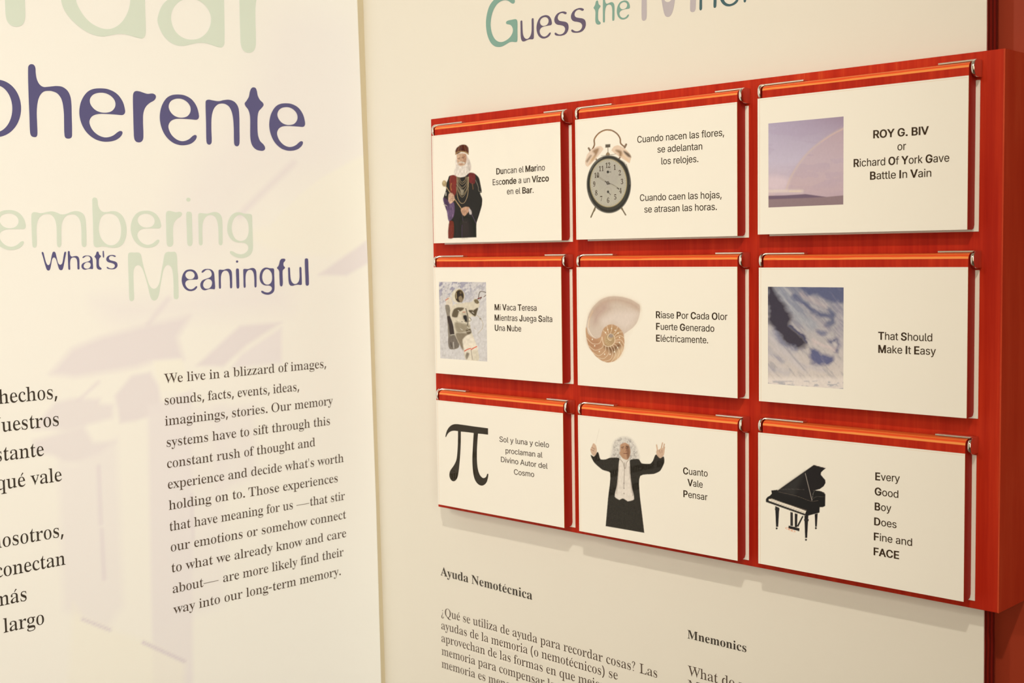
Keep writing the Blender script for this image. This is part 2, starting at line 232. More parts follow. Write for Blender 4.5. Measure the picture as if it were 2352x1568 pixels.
  111: (415, [[207,-8,182,-7,159,-2,137,6,117,16,98,30,82,46,68,64,56,85,46,108,40,133,36,159,34,187,38,232,48,273,56,291,68,312,82,330,98,346,117,360,137,371,159,378,182,383,207,384,232,383,256,378,278,371,299,360,317,346,333,330,347,312,359,291,367,273,378,232,381,187,380,159,376,133,369,108,359,85,347,64,333,46,317,30,299,16,278,6,256,-2,232,-7], [207,46,231,49,252,55,270,66,285,80,298,98,307,117,312,134,318,169,319,187,318,206,312,242,307,258,298,278,285,296,270,310,252,321,231,328,207,330,184,328,163,321,145,310,130,296,118,278,108,258,103,242,97,206,96,187,97,169,103,134,108,117,118,98,130,80,145,66,163,55,184,49]]),
  112: (424, [[53,-143,53,379,112,379,112,319,118,319,137,346,146,355,171,373,188,379,207,383,229,384,252,383,274,378,294,371,313,360,330,347,345,332,358,313,370,293,377,274,387,234,389,212,389,165,387,143,383,122,370,84,359,64,346,45,330,29,313,16,294,5,274,-2,252,-7,229,-8,208,-7,189,-3,173,4,147,21,138,31,118,59,114,59,114,-143], [220,47,242,49,262,55,279,66,294,80,306,97,316,117,321,133,325,151,328,190,325,227,321,245,316,261,307,281,294,298,280,311,262,322,243,328,220,330,198,328,178,322,161,312,146,299,134,282,125,263,120,246,116,229,113,190,113,169,120,132,125,115,135,95,147,78,162,65,179,55,198,49]]),
  114: (259, [[53,0,53,379,112,379,112,321,115,321,124,339,137,354,152,367,171,377,191,383,213,385,243,384,243,322,241,323,207,326,190,324,174,321,159,315,146,306,135,296,126,284,119,270,115,254,114,237,114,0]]),
  115: (365, [[182,-8,163,-8,128,-2,93,12,76,24,62,38,50,54,41,73,36,94,94,106,101,87,111,72,124,60,140,52,160,47,181,45,206,47,227,53,244,62,258,74,265,88,268,103,266,115,262,126,254,136,243,144,229,150,212,155,125,177,104,186,87,196,72,208,61,222,53,237,48,255,47,274,49,295,55,314,65,332,79,347,95,360,115,370,132,377,168,384,212,383,234,379,254,372,271,364,286,352,299,339,309,324,318,308,324,290,268,277,262,291,254,304,243,316,228,325,210,331,187,332,166,331,147,326,131,317,118,306,111,292,109,277,110,264,115,253,124,243,136,235,152,228,254,202,275,194,292,183,306,171,320,153,328,131,331,106,329,85,323,65,312,47,298,31,281,18,260,6,242,0,203,-7]]),
  116: (227, [[204,379,204,327,6,327,6,379], [65,471,126,471,127,82,130,70,136,61,144,55,156,51,170,50,202,54,213,2,192,-3,168,-4,145,-2,125,2,107,10,92,21,80,35,72,52,67,71,65,93]]),
  117: (410, [[182,-5,158,-3,135,2,115,11,97,23,82,39,69,59,62,76,57,95,53,139,53,379,114,379,114,144,115,123,120,105,127,88,137,75,154,61,175,53,200,50,218,52,234,55,249,62,262,71,274,83,283,97,290,113,295,132,296,153,296,379,357,379,357,0,298,0,298,92,307,92,298,67,286,47,272,30,257,17,240,7,222,0,203,-4]]),
  118: (389, [[162,0,17,379,84,379,171,138,206,21,184,21,218,138,305,379,372,379,226,0]]),
  121: (389, [[48,-139,62,-86,94,-90,113,-86,122,-81,138,-64,144,-51,162,-1,17,379,84,379,171,138,206,21,184,21,190,42,218,138,305,379,372,379,196,-77,176,-107,165,-119,153,-128,139,-136,109,-144,92,-145,64,-143]]),
  122: (380, [[42,0,42,46,254,320,254,323,48,323,48,379,332,379,332,331,126,60,126,56,339,56,339,0]]),
  124: (230, [[141,673,141,-164,88,-164,88,673]]),
  233: (404, [[212,-8,185,-7,161,-2,138,6,117,16,98,30,82,46,68,64,56,85,46,108,40,132,36,159,35,210,38,231,48,271,55,290,67,311,81,329,97,346,115,359,135,370,157,378,180,383,205,384,226,383,266,374,285,366,303,355,319,341,341,315,357,282,363,263,370,219,371,169,75,169,75,221,338,221,310,202,308,226,304,248,298,268,288,286,277,301,262,314,246,323,227,328,205,330,183,328,164,323,146,313,131,301,119,286,109,270,102,251,97,232,96,211,97,157,100,139,110,106,121,88,135,73,151,62,170,53,190,48,227,47,254,53,276,65,294,82,306,106,365,91,358,72,348,55,335,39,320,26,302,14,266,-1,231,-7], [177,429,225,529,293,529,227,429]]),
  237: (167, [[53,0,53,379,114,379,114,0], [57,429,104,529,173,529,107,429]]),
 },
 'R': {
  305: (145, [[60,2,63,20,63,359,60,377,106,377,103,359,103,20,106,2]]),
  32: (175, []),
  40: (202, [[126,-106,109,-86,95,-65,81,-43,70,-20,59,3,51,28,43,53,38,78,33,104,30,130,28,157,27,184,28,211,30,238,33,264,38,291,43,317,51,342,59,367,70,391,81,415,95,437,109,459,126,480,181,480,166,458,153,436,140,413,129,390,119,365,110,340,103,315,97,290,93,264,89,238,87,211,87,185,87,159,89,133,93,108,97,82,103,57,110,32,119,7,129,-17,140,-40,152,-63,166,-85,181,-106]]),
  41: (202, [[21,-106,36,-85,49,-63,62,-40,73,-17,82,7,91,32,98,57,104,82,109,108,112,133,114,159,115,185,114,211,112,238,109,264,104,290,98,315,91,340,82,365,72,390,61,413,49,436,35,458,20,480,76,480,92,459,107,437,120,415,132,391,142,367,151,342,158,317,164,291,169,264,172,238,174,211,175,184,174,157,172,130,169,104,164,78,158,53,151,28,142,3,132,-20,120,-43,107,-65,92,-86,76,-106]]),
  44: (180, [[28,-87,32,-67,37,-46,42,-25,47,-3,51,20,55,40,58,60,61,78,124,78,129,70,124,52,118,33,112,13,104,-8,96,-29,87,-49,79,-68,71,-87]]),
  45: (216, [[27,154,27,206,189,206,189,154]]),
  46: (180, [[89,-9,79,-8,69,-5,60,1,54,10,50,22,48,36,50,51,54,63,60,71,69,77,79,80,89,81,100,80,110,77,119,71,126,63,130,51,132,36,130,22,126,10,119,1,110,-5,100,-8]]),
  48: (375, [[188,-7,159,-5,133,1,110,11,91,24,74,41,60,61,48,84,39,111,33,134,28,158,25,184,24,212,23,241,24,270,25,298,28,324,33,348,39,371,48,397,60,420,74,439,91,456,110,469,133,479,159,484,189,486,216,484,242,479,264,469,283,456,300,439,314,420,326,396,336,370,342,348,346,323,350,297,352,270,353,240,352,211,350,184,346,158,342,133,336,110,326,84,314,61,300,41,283,24,263,11,241,1,216,-5], [188,37,205,40,219,50,230,67,237,91,241,110,243,131,246,155,247,181,248,210,248,240,248,271,247,300,246,326,243,349,241,371,237,390,230,413,219,429,206,439,189,443,172,439,158,429,147,413,139,390,135,371,132,349,130,326,128,300,127,271,127,240,127,210,128,181,130,155,132,131,135,110,139,91,147,67,157,50,171,40]]),
  49: (375, [[65,0,65,36,120,36,131,37,139,40,146,45,150,53,153,64,154,79,154,416,137,396,122,380,108,365,94,354,81,348,67,346,57,347,48,352,40,359,33,369,30,381,28,396,42,400,57,405,74,412,91,420,111,432,132,447,179,482,254,482,254,79,255,66,257,56,261,47,267,41,276,37,288,36,342,36,342,0]]),
  50: (375, [[24,0,24,69,123,171,142,191,160,210,174,228,187,245,200,266,210,287,218,307,222,327,225,349,226,371,225,395,220,413,212,428,202,437,189,443,174,445,153,442,137,432,126,416,120,400,116,380,113,356,112,329,88,331,68,336,50,344,37,357,29,374,26,396,28,411,34,426,43,441,55,454,72,465,92,474,110,479,129,483,150,486,174,486,203,485,228,482,251,476,271,467,288,456,306,440,318,421,325,399,328,375,327,359,324,344,319,329,312,314,303,298,292,281,281,267,268,252,254,237,238,220,224,206,209,190,192,174,174,156,154,138,87,74,244,74,257,75,269,79,279,86,288,95,295,107,300,120,305,141,344,141,341,0]]),
  51: (375, [[163,-7,139,-6,117,-4,98,0,81,5,62,13,46,23,34,35,26,47,20,60,19,74,21,90,26,102,36,113,48,120,61,125,76,126,78,100,86,78,99,62,116,50,135,43,158,40,173,41,187,44,200,49,211,56,221,66,230,79,236,95,240,115,241,139,238,163,229,184,214,202,199,213,182,221,161,225,137,227,95,227,95,269,140,269,166,272,188,281,204,296,213,310,220,327,224,346,225,367,223,390,219,409,211,424,200,436,186,443,169,445,154,444,142,438,133,430,125,419,120,406,116,391,113,375,112,358,112,341,86,343,64,348,47,356,34,367,27,382,24,401,26,418,34,434,45,448,62,461,78,470,98,477,120,482,145,485,173,486,200,485,225,482,248,476,268,468,286,458,304,442,317,423,325,402,328,377,326,355,320,335,311,317,298,301,282,287,265,275,246,264,225,256,243,252,261,246,279,238,297,228,312,216,326,201,336,184,342,163,344,138,344,119,341,101,336,84,329,70,318,52,304,37,288,25,270,15,251,7,230,1,209,-3,186,-6]]),
  52: (375, [[121,0,121,36,140,36,154,36,167,39,179,44,188,52,193,66,195,84,195,125,9,125,9,166,200,480,293,480,293,169,363,169,363,125,293,125,293,84,295,66,300,52,309,44,320,39,333,36,348,36,357,36,357,0], [56,169,195,169,195,287,195,307,195,328,196,351,197,373,198,395,200,416,197,410,193,403,189,394,184,385,179,376,174,366,158,338,153,330,150,324,146,319]]),
  53: (375, [[164,-7,141,-6,119,-4,100,0,84,5,66,14,51,24,40,35,33,48,28,61,27,74,28,89,33,100,42,110,52,116,66,120,81,121,81,108,84,96,88,83,93,72,101,61,111,52,123,46,137,42,154,40,169,41,182,45,195,50,207,58,217,69,226,83,232,101,236,122,237,148,236,171,231,192,224,209,213,223,200,233,184,241,166,246,146,247,130,247,116,246,103,244,92,241,82,238,71,235,40,247,62,480,316,480,319,357,281,357,275,380,273,388,270,394,267,399,262,403,254,405,244,406,105,406,94,281,102,284,113,286,126,288,140,290,154,291,168,292,198,290,225,286,250,278,273,268,293,256,310,240,323,221,332,200,338,175,340,148,339,127,336,108,331,90,324,74,312,56,298,40,282,27,265,16,246,8,226,1,205,-3,185,-6]]),
  54: (375, [[197,-7,173,-5,150,-1,129,7,110,18,92,32,76,49,62,69,51,93,44,114,38,138,34,164,31,192,30,222,31,249,33,275,37,301,42,325,49,349,57,370,66,391,77,409,90,426,104,441,120,454,137,466,156,475,176,481,198,485,222,486,242,486,261,484,277,480,291,476,307,468,319,459,329,449,335,437,339,425,340,412,338,399,332,387,322,376,307,367,286,362,260,360,260,373,258,387,256,400,253,413,249,424,243,434,236,441,227,445,216,447,197,444,180,435,165,421,152,401,144,381,137,358,131,331,127,302,125,269,135,275,147,281,161,286,177,291,196,293,218,294,247,292,273,285,296,274,315,258,328,242,339,224,346,203,350,180,352,155,350,128,346,102,338,79,327,57,313,38,295,22,275,10,252,0,226,-5], [199,38,215,41,228,49,239,64,246,79,251,98,254,122,254,148,254,174,250,196,245,214,238,228,226,242,211,250,193,253,180,252,168,249,154,243,142,236,132,228,125,221,126,190,128,162,131,138,135,116,140,97,147,81,162,57,179,42]]),
  55: (375, [[111,0,290,406,113,406,93,402,80,391,74,372,70,338,30,338,33,480,353,480,353,447,168,0]]),
  56: (375, [[183,-7,157,-6,132,-2,111,3,91,11,74,20,60,31,48,44,38,57,28,78,22,99,20,122,22,143,27,162,35,178,47,193,62,206,79,219,98,231,119,242,100,255,83,268,69,281,57,296,48,311,41,327,37,345,36,364,37,385,42,404,50,423,62,441,79,456,99,469,118,476,140,482,164,485,191,486,218,485,243,481,264,474,283,465,298,453,314,435,326,415,332,393,334,369,332,344,324,322,310,305,297,293,281,282,264,271,244,260,267,248,287,236,304,224,318,212,330,200,341,183,349,166,354,147,355,127,354,103,348,81,339,61,326,44,310,28,290,16,268,6,243,-1,214,-5], [203,283,218,293,230,304,239,317,245,332,249,350,250,370,249,383,247,395,243,407,237,418,230,428,222,436,212,442,200,446,187,447,170,445,156,438,145,426,137,410,132,392,130,372,132,350,139,332,149,318,163,306,181,294], [187,32,208,34,226,42,241,55,253,72,260,92,262,116,259,136,252,154,239,170,225,181,208,192,188,204,164,216,150,205,137,192,126,178,118,161,112,142,111,120,113,95,120,74,132,56,147,42,165,34]]),
  57: (375, [[152,-7,127,-6,106,-2,88,4,73,12,62,22,53,33,47,45,44,57,42,69,43,78,46,87,50,94,57,100,65,104,75,108,82,88,92,71,103,56,118,45,135,38,156,36,179,40,199,52,216,71,230,99,240,135,247,179,250,230,240,218,227,207,212,198,195,190,176,186,155,185,128,187,103,194,80,205,60,220,47,236,37,254,29,275,25,298,24,324,25,347,28,369,34,390,42,409,52,426,64,441,79,454,95,466,113,475,133,481,154,485,177,486,201,485,224,480,244,473,264,463,282,449,298,433,312,413,323,390,331,368,337,345,342,319,344,291,345,261,344,233,342,207,339,182,334,157,328,133,321,111,311,91,300,72,288,54,274,39,258,26,241,14,222,5,200,-2,177,-5], [184,233,199,234,212,239,224,246,235,255,243,266,250,278,250,310,247,339,243,364,238,385,231,403,217,424,201,437,181,441,164,438,149,429,137,413,130,397,125,377,122,354,121,328,123,294,131,267,144,248,161,237]]),
  65: (414, [[-7,1,-6,18,28,29,39,39,47,54,56,92,91,163,100,199,135,288,143,306,181,357,189,375,212,463,218,462,245,373,370,73,389,45,417,24,441,17,441,1,365,6,229,0,229,18,259,21,285,28,299,45,301,55,284,101,276,118,260,136,197,132,102,133,68,48,76,30,95,21,122,18,125,1,50,4], [111,160,253,158,251,180,222,251,198,303,177,323,166,302,156,266]]),
  76: (404, [[16,0,17,17,53,23,69,29,84,41,93,58,94,80,92,400,83,416,68,427,18,439,17,455,250,455,250,438,219,436,198,431,174,419,166,408,162,379,163,221,164,55,168,45,188,32,220,28,279,29,317,37,340,46,361,60,376,78,386,93,410,154,425,154,419,116,390,20,391,4,247,0]]),
  77: (612, [[15,0,16,17,51,23,67,30,78,41,82,58,79,79,79,344,80,363,91,408,85,418,63,430,15,438,15,455,128,449,175,451,175,434,285,177,295,159,317,139,329,160,340,198,410,363,419,381,459,434,458,451,617,455,617,438,582,431,551,415,543,398,541,378,543,53,548,41,559,32,581,23,602,18,616,18,616,0,396,0,396,18,444,28,466,42,472,53,473,359,470,379,457,402,444,381,432,345,364,181,355,163,315,111,307,93,282,3,277,3,250,91,136,356,127,373,103,393,99,370,101,331,99,57,103,39,115,28,130,22,168,17,168,0]]),
  78: (472, [[407,-8,344,84,146,324,133,339,102,355,98,331,103,292,103,79,100,57,103,40,113,29,128,23,165,17,166,0,18,0,18,18,65,26,75,32,82,40,80,311,93,390,48,428,26,438,22,439,21,454,148,449,153,436,352,195,365,180,395,164,400,188,395,226,397,415,390,424,379,429,331,438,331,455,479,455,478,439,442,433,428,427,417,415,415,398,418,377,417,202,402,144,401,125,412,28,413,-8]]),
  79: (503, [[261,-11,213,-5,172,10,136,32,105,62,81,96,64,136,52,180,48,228,53,275,64,319,81,359,105,393,136,423,173,446,216,461,265,466,312,460,354,446,390,423,420,395,444,360,462,320,473,276,477,228,473,180,462,136,444,96,420,62,389,32,352,10,309,-6], [265,12,295,16,323,29,349,50,370,81,387,121,394,153,400,228,396,294,385,335,370,371,336,414,312,431,286,440,260,443,229,439,201,427,176,405,155,375,138,335,131,302,124,228,129,162,140,121,155,85,189,41,213,25,238,15]]),
  81: (503, [[378,-112,342,-108,278,-93,254,-75,192,1,166,12,128,38,97,71,74,110,58,154,50,202,50,252,64,319,92,377,120,409,163,441,216,461,265,466,290,465,323,457,354,446,390,424,433,378,462,320,476,252,476,202,473,177,460,131,440,89,411,53,394,37,353,12,319,1,333,-33,358,-55,385,-70,414,-79,445,-81,490,-74,492,-92,447,-107], [266,6,302,10,316,18,349,50,370,81,388,121,395,153,401,228,398,278,390,322,381,348,364,381,336,414,312,431,286,440,260,443,229,439,201,427,176,405,155,375,138,335,131,302,124,228,125,193,132,148,144,108,155,85,189,41,212,24,236,11]]),
  84: (401, [[93,0,94,17,132,22,148,29,164,40,173,58,175,374,172,414,166,434,124,431,78,419,58,406,45,388,37,367,28,318,12,318,20,452,290,455,390,450,401,452,410,317,394,317,380,383,363,407,350,415,336,422,304,430,269,435,252,434,246,414,244,374,246,57,255,39,270,28,305,19,326,17,327,0]]),
  86: (406, [[218,-10,192,79,63,384,54,399,30,422,16,430,-13,439,-13,455,61,449,211,455,211,438,177,436,152,429,140,421,133,410,134,400,236,159,259,139,270,160,279,197,363,409,362,420,354,428,331,435,299,438,299,455,370,451,442,455,442,438,429,437,405,429,393,419,384,404,368,347,306,185,298,167,260,116,246,80,224,-10]]),
  87: (589, [[177,-8,152,102,51,395,43,410,20,429,-15,438,-15,455,63,450,180,455,181,438,148,433,126,421,121,410,122,399,193,188,201,170,223,149,235,171,244,208,281,298,320,352,304,401,295,415,270,431,229,438,229,455,305,450,439,455,439,438,412,437,391,429,378,413,375,404,377,395,392,347,452,182,474,162,485,184,492,221,555,406,555,417,549,426,529,435,503,438,503,455,555,451,617,453,618,440,587,423,578,412,562,342,520,212,512,194,476,140,469,122,441,-9,432,-9,407,104,347,273,339,292,317,314,303,292,295,256,259,167,221,116,208,80,184,-8]]),
  97: (322, [[255,-8,237,-2,228,6,215,26,201,37,181,19,160,8,115,0,79,1,65,7,54,16,40,45,38,63,41,83,59,116,94,146,121,162,170,181,210,188,215,207,214,241,211,259,203,274,179,291,148,296,123,293,107,287,97,275,94,269,96,262,107,238,103,213,93,201,69,199,52,215,49,236,55,263,62,275,83,296,105,310,137,317,194,315,238,298,251,288,263,274,275,235,275,52,281,38,298,33,316,36,316,39,318,27,283,-3], [150,32,200,51,215,61,216,152,208,173,182,167,146,147,126,131,110,110,102,84,106,54,128,36]]),
  98: (339, [[47,-11,60,49,59,407,54,421,43,430,8,439,8,455,127,452,120,436,121,298,128,276,152,286,157,296,177,307,199,314,221,315,242,312,260,306,290,281,302,263,317,226,324,187,324,142,316,98,300,59,278,28,264,16,232,-2,192,-10,170,-8,148,0,104,31,86,21,52,-10], [183,14,205,17,225,28,233,38,248,64,259,106,262,160,258,214,242,253,226,270,207,279,174,279,136,265,125,255,120,243,123,56,129,43,145,26,163,17]]),
  99: (271, [[156,-6,123,0,95,15,71,39,52,71,41,108,36,150,37,173,45,215,62,252,73,268,100,295,133,313,175,319,197,316,229,303,253,280,261,264,262,235,248,215,237,211,222,214,214,227,210,268,200,287,186,295,169,297,148,293,129,280,113,258,102,227,96,159,105,111,124,73,142,56,161,45,182,38,204,36,223,39,239,46,271,71,282,60,257,30,225,9,180,-5]]),
  100: (348, [[140,-7,120,-4,102,3,86,14,57,52,40,106,38,172,45,216,58,253,77,282,106,305,125,313,146,316,167,314,197,302,206,296,210,287,233,277,240,297,240,401,237,415,228,425,216,432,176,439,176,455,308,452,300,436,301,60,305,47,315,38,347,26,346,12,250,2,234,-1,234,-6,241,6,241,23,231,43,210,30,206,18,186,3,164,-5], [171,27,192,34,220,49,233,60,241,75,241,242,236,255,225,265,174,282,153,280,134,269,118,252,105,211,100,153,104,97,118,57,132,39,151,29]]),
  101: (279, [[154,-6,121,0,93,15,70,39,52,71,41,111,37,157,51,238,69,270,92,295,121,312,157,318,196,312,225,294,251,261,261,233,274,199,276,186,274,173,277,171,227,173,172,166,107,169,101,147,102,127,111,95,126,70,147,52,172,42,200,40,220,44,238,53,271,84,272,77,280,73,267,47,224,12,202,2,179,-5], [109,188,167,192,205,190,212,204,214,228,210,251,198,278,187,289,175,295,161,297,140,292,120,275,107,245,102,217,100,204]]),
  102: (192, [[16,0,16,16,48,24,65,33,70,55,70,258,63,280,23,279,28,294,23,308,62,306,70,325,71,377,84,416,110,443,148,461,174,465,199,461,230,442,241,429,250,399,246,378,230,363,216,362,206,369,200,382,199,399,207,430,197,439,180,443,156,438,146,431,135,407,131,370,131,330,137,307,197,308,192,294,197,279,137,280,131,257,133,46,140,32,153,24,200,16,200,0]]),
  103: (305, [[146,-140,115,-139,68,-128,52,-119,36,-105,27,-91,25,-74,30,-61,52,-40,79,-26,59,-10,39,16,33,30,36,45,56,69,85,94,115,111,81,128,62,145,49,164,41,186,39,212,45,249,53,264,77,290,106,308,138,317,177,317,231,300,309,302,304,286,309,271,284,270,261,270,273,225,275,204,269,169,253,141,227,120,194,106,117,103,90,71,94,55,113,46,221,42,255,36,271,29,283,20,294,-3,303,-59,298,-79,287,-96,271,-112,253,-123,206,-136], [157,124,187,132,199,144,211,173,216,211,210,261,201,278,187,289,157,297,142,295,129,289,116,277,103,249,98,211,100,184,112,144,124,131,141,125], [160,-116,198,-114,226,-108,248,-99,263,-85,270,-66,271,-54,266,-44,255,-37,225,-30,187,-29,92,-30,77,-43,69,-57,65,-72,68,-85,78,-96,111,-111]]),
  104: (359, [[18,0,18,16,51,24,62,31,68,42,71,265,68,412,63,423,52,431,19,440,19,455,137,452,129,436,131,285,138,264,161,274,165,285,184,298,222,314,268,307,287,296,302,277,310,249,313,153,314,42,320,32,331,24,363,16,363,0,204,1,205,16,226,19,242,32,252,55,251,234,241,260,231,268,217,273,192,271,160,257,131,237,131,42,137,32,147,24,180,16,180,0]]),
  105: (176, [[101,368,92,370,78,381,73,390,69,412,73,435,78,444,92,456,101,457,110,456,124,444,129,435,133,412,129,390,123,381,109,370], [18,0,18,16,40,20,62,31,68,42,70,56,69,267,63,279,53,286,21,294,22,310,130,307,137,307,130,291,132,42,137,32,147,24,180,16,180,0]]),
  106: (188, [[106,370,97,371,83,382,75,402,74,414,78,436,83,445,97,457,106,458,115,457,129,445,135,436,139,414,135,392,129,383,115,371], [36,-140,5,-134,-24,-112,-37,-92,-41,-59,-33,-44,-22,-37,-7,-36,4,-43,11,-57,12,-72,1,-98,9,-112,19,-116,44,-116,57,-110,67,-101,74,-88,80,-35,81,193,79,266,73,278,61,286,22,294,22,310,148,306,140,291,141,-48,135,-71,127,-91,115,-106,84,-129,62,-137]]),
  107: (337, [[18,0,18,16,40,20,62,31,68,42,70,56,65,151,69,208,69,412,64,423,54,431,20,439,21,455,137,452,129,436,131,188,142,164,168,179,196,205,246,268,250,278,243,288,209,295,208,309,305,310,345,310,345,294,326,291,287,276,270,262,248,235,216,209,233,174,309,63,338,32,352,23,373,16,374,1,266,7,213,1,213,16,243,21,253,31,254,38,194,122,183,136,163,151,134,136,131,115,131,42,137,32,147,24,180,16,180,0]]),
  108: (178, [[18,0,18,16,40,20,62,31,68,42,70,56,69,411,64,423,54,431,20,439,20,455,112,454,137,452,130,435,132,42,137,32,147,24,180,16,180,0]]),
  109: (532, [[18,0,18,16,51,24,61,31,68,42,71,253,69,267,63,278,41,290,19,294,19,310,136,306,127,295,128,280,139,261,159,273,163,284,182,298,218,314,263,308,281,299,304,272,319,259,337,282,357,297,396,314,417,315,443,308,461,296,475,277,484,249,487,211,487,42,493,32,503,24,536,16,536,0,378,0,377,16,410,24,420,32,426,43,427,56,425,234,416,260,405,268,377,273,358,268,307,239,308,43,313,32,324,24,356,16,356,0,200,0,200,16,221,20,242,32,248,43,249,56,248,217,245,248,238,260,227,268,199,273,179,268,158,257,130,237,130,43,135,32,145,25,176,16,176,0]]),
  110: (359, [[18,0,18,16,51,24,62,31,68,42,71,253,69,267,63,278,41,290,19,294,19,310,138,306,129,296,129,282,140,263,161,275,165,285,183,299,222,314,268,307,287,296,302,277,310,249,313,211,314,42,320,32,331,24,363,16,363,0,204,1,205,16,226,19,242,32,252,55,252,199,251,234,241,260,231,268,203,273,182,268,160,257,132,237,131,42,137,32,147,24,180,16,180,0]]),
  111: (314, [[169,-10,137,-6,111,4,95,14,70,40,60,55,45,91,36,154,45,218,60,253,70,269,95,294,111,304,137,314,157,318,189,317,225,304,240,295,265,270,276,254,291,219,300,154,291,90,276,54,265,39,240,14,225,4,190,-9], [169,11,186,14,202,23,223,49,234,96,237,154,233,215,222,258,201,287,185,296,169,299,150,296,134,287,114,258,103,215,99,155,103,97,115,49,135,23,151,14]]),
  112: (349, [[18,-139,19,-124,50,-114,67,-102,70,-80,68,262,63,276,53,285,20,295,20,310,133,306,125,294,129,278,140,260,160,287,182,304,205,313,231,316,251,313,269,306,284,294,305,270,325,221,332,160,325,94,313,57,304,41,283,16,266,3,248,-4,227,-7,205,-5,184,2,165,14,161,24,138,35,131,14,131,-75,136,-100,156,-115,197,-123,197,-139], [196,27,217,29,235,39,251,57,262,87,269,124,269,184,261,231,253,250,240,267,220,277,199,280,179,274,158,260,131,237,130,67,149,43]]),
  113: (342, [[175,-139,175,-123,218,-115,230,-109,238,-98,241,-83,241,10,234,32,211,22,205,13,185,1,164,-5,142,-6,121,-3,103,3,72,28,51,66,41,103,38,168,46,212,53,232,73,267,106,299,149,317,170,319,192,317,214,310,258,279,276,288,311,319,315,319,303,243,302,-83,303,-97,309,-108,331,-119,354,-123,354,-139], [178,28,226,44,237,54,242,67,240,242,226,272,204,289,179,295,158,292,139,281,130,272,115,247,102,195,101,125,107,88,118,58,136,41,155,31]]),
  114: (265, [[18,0,18,16,40,20,62,31,69,42,70,56,68,267,63,279,52,287,21,294,22,310,135,307,127,291,128,271,135,249,157,261,161,271,170,278,222,311,247,311,257,307,269,291,270,266,266,247,255,230,236,231,210,259,188,262,179,259,157,243,143,229,134,212,131,55,134,41,143,30,155,24,197,16,197,0]]),
  115: (266, [[151,-10,110,-3,72,11,61,9,52,2,48,-6,45,-6,50,10,40,67,38,105,52,104,70,51,81,37,103,25,121,17,156,16,181,25,191,34,203,59,200,78,187,95,104,141,79,159,59,187,53,221,57,257,63,273,84,301,118,317,149,319,176,314,214,302,223,304,235,317,230,300,243,222,229,222,214,264,200,278,166,294,136,295,114,287,98,270,94,248,97,238,114,221,184,184,218,161,235,134,242,95,243,73,232,35,209,8,174,-8]]),
  116: (206, [[124,-8,101,-4,80,15,72,29,66,71,66,260,61,282,30,283,39,289,39,296,44,304,88,348,131,423,142,423,131,348,129,329,133,307,201,308,196,294,201,281,134,282,128,259,127,239,127,82,130,57,136,48,146,42,168,39,184,44,196,55,206,73,220,65,208,39,189,19,170,4,148,-5]]),
  117: (353, [[131,-8,99,3,88,10,72,35,64,73,62,263,57,275,47,284,11,294,12,310,131,307,123,291,125,74,132,51,141,43,165,34,197,38,244,64,245,139,244,264,239,277,228,285,189,294,190,310,313,306,305,292,306,55,313,44,324,37,354,28,353,15,254,4,239,0,239,-6,244,7,242,24,230,43,201,14,184,5,149,-7]]),
  118: (284, [[148,-8,122,84,55,250,40,274,18,289,0,294,-1,309,71,304,163,310,162,295,140,293,125,288,112,273,156,157,165,139,185,119,245,272,240,285,225,292,205,294,204,310,299,308,299,296,272,280,265,271,253,225,224,153,216,135,179,83,154,-7]]),
  119: (412, [[128,-7,104,84,33,267,19,281,-7,294,-8,309,45,305,132,308,131,295,100,283,96,272,138,161,147,143,167,124,178,144,190,181,228,235,218,268,211,278,193,290,169,295,169,310,226,305,323,310,323,294,292,287,279,271,291,225,316,157,335,137,347,157,356,190,392,282,381,289,357,295,357,310,439,308,439,296,420,286,414,278,404,240,367,151,330,99,300,-8,293,-9,275,86,245,180,225,201,210,180,208,162,201,145,164,96,134,-7]]),
  120: (297, [[5,0,5,15,37,28,54,39,92,96,136,136,128,155,68,251,45,274,19,290,6,294,6,310,95,304,168,310,168,294,138,290,127,281,126,274,161,216,183,201,198,217,204,231,240,279,240,285,235,289,201,294,201,310,256,308,311,310,311,296,280,284,263,272,219,212,185,184,194,164,256,66,281,34,316,15,317,1,228,7,156,0,157,16,195,24,201,30,200,40,160,103,138,119,123,102,117,88,79,34,84,22,97,16,113,14,115,1,61,3]]),
  121: (278, [[53,-134,30,-128,14,-111,9,-99,11,-74,24,-51,36,-46,48,-49,57,-59,60,-85,65,-95,86,-100,104,-88,120,-65,145,-5,126,70,50,263,23,286,-3,295,4,294,0,308,69,304,161,310,161,294,125,288,115,283,111,272,166,134,186,115,196,136,205,171,244,274,244,282,238,287,204,294,204,310,241,307,293,308,293,295,272,282,264,272,252,225,227,154,219,136,183,85,157,-35,137,-82,117,-110,102,-120,77,-130]]),
  122: (271, [[17,2,20,13,58,62,153,233,169,268,175,289,105,286,85,282,69,273,56,260,42,217,28,217,31,254,41,291,39,307,125,310,200,304,268,308,264,292,232,244,130,61,114,24,175,26,212,34,227,42,239,53,261,107,275,107,271,72,256,18,259,3,150,0,91,7]]),
  8212: (403, [[64,0,64,480,339,480,339,0], [98,34,306,34,306,445,98,445]]),
 },
 'B': {
  32: (175, []),
  65: (436, [[-9,0,-9,18,14,24,24,30,40,55,206,466,224,465,384,87,403,47,420,25,430,20,443,18,443,0,229,0,229,18,259,21,277,30,283,46,279,66,252,132,103,132,77,67,74,48,80,32,96,22,128,18,128,0], [114,160,242,160,177,319]]),
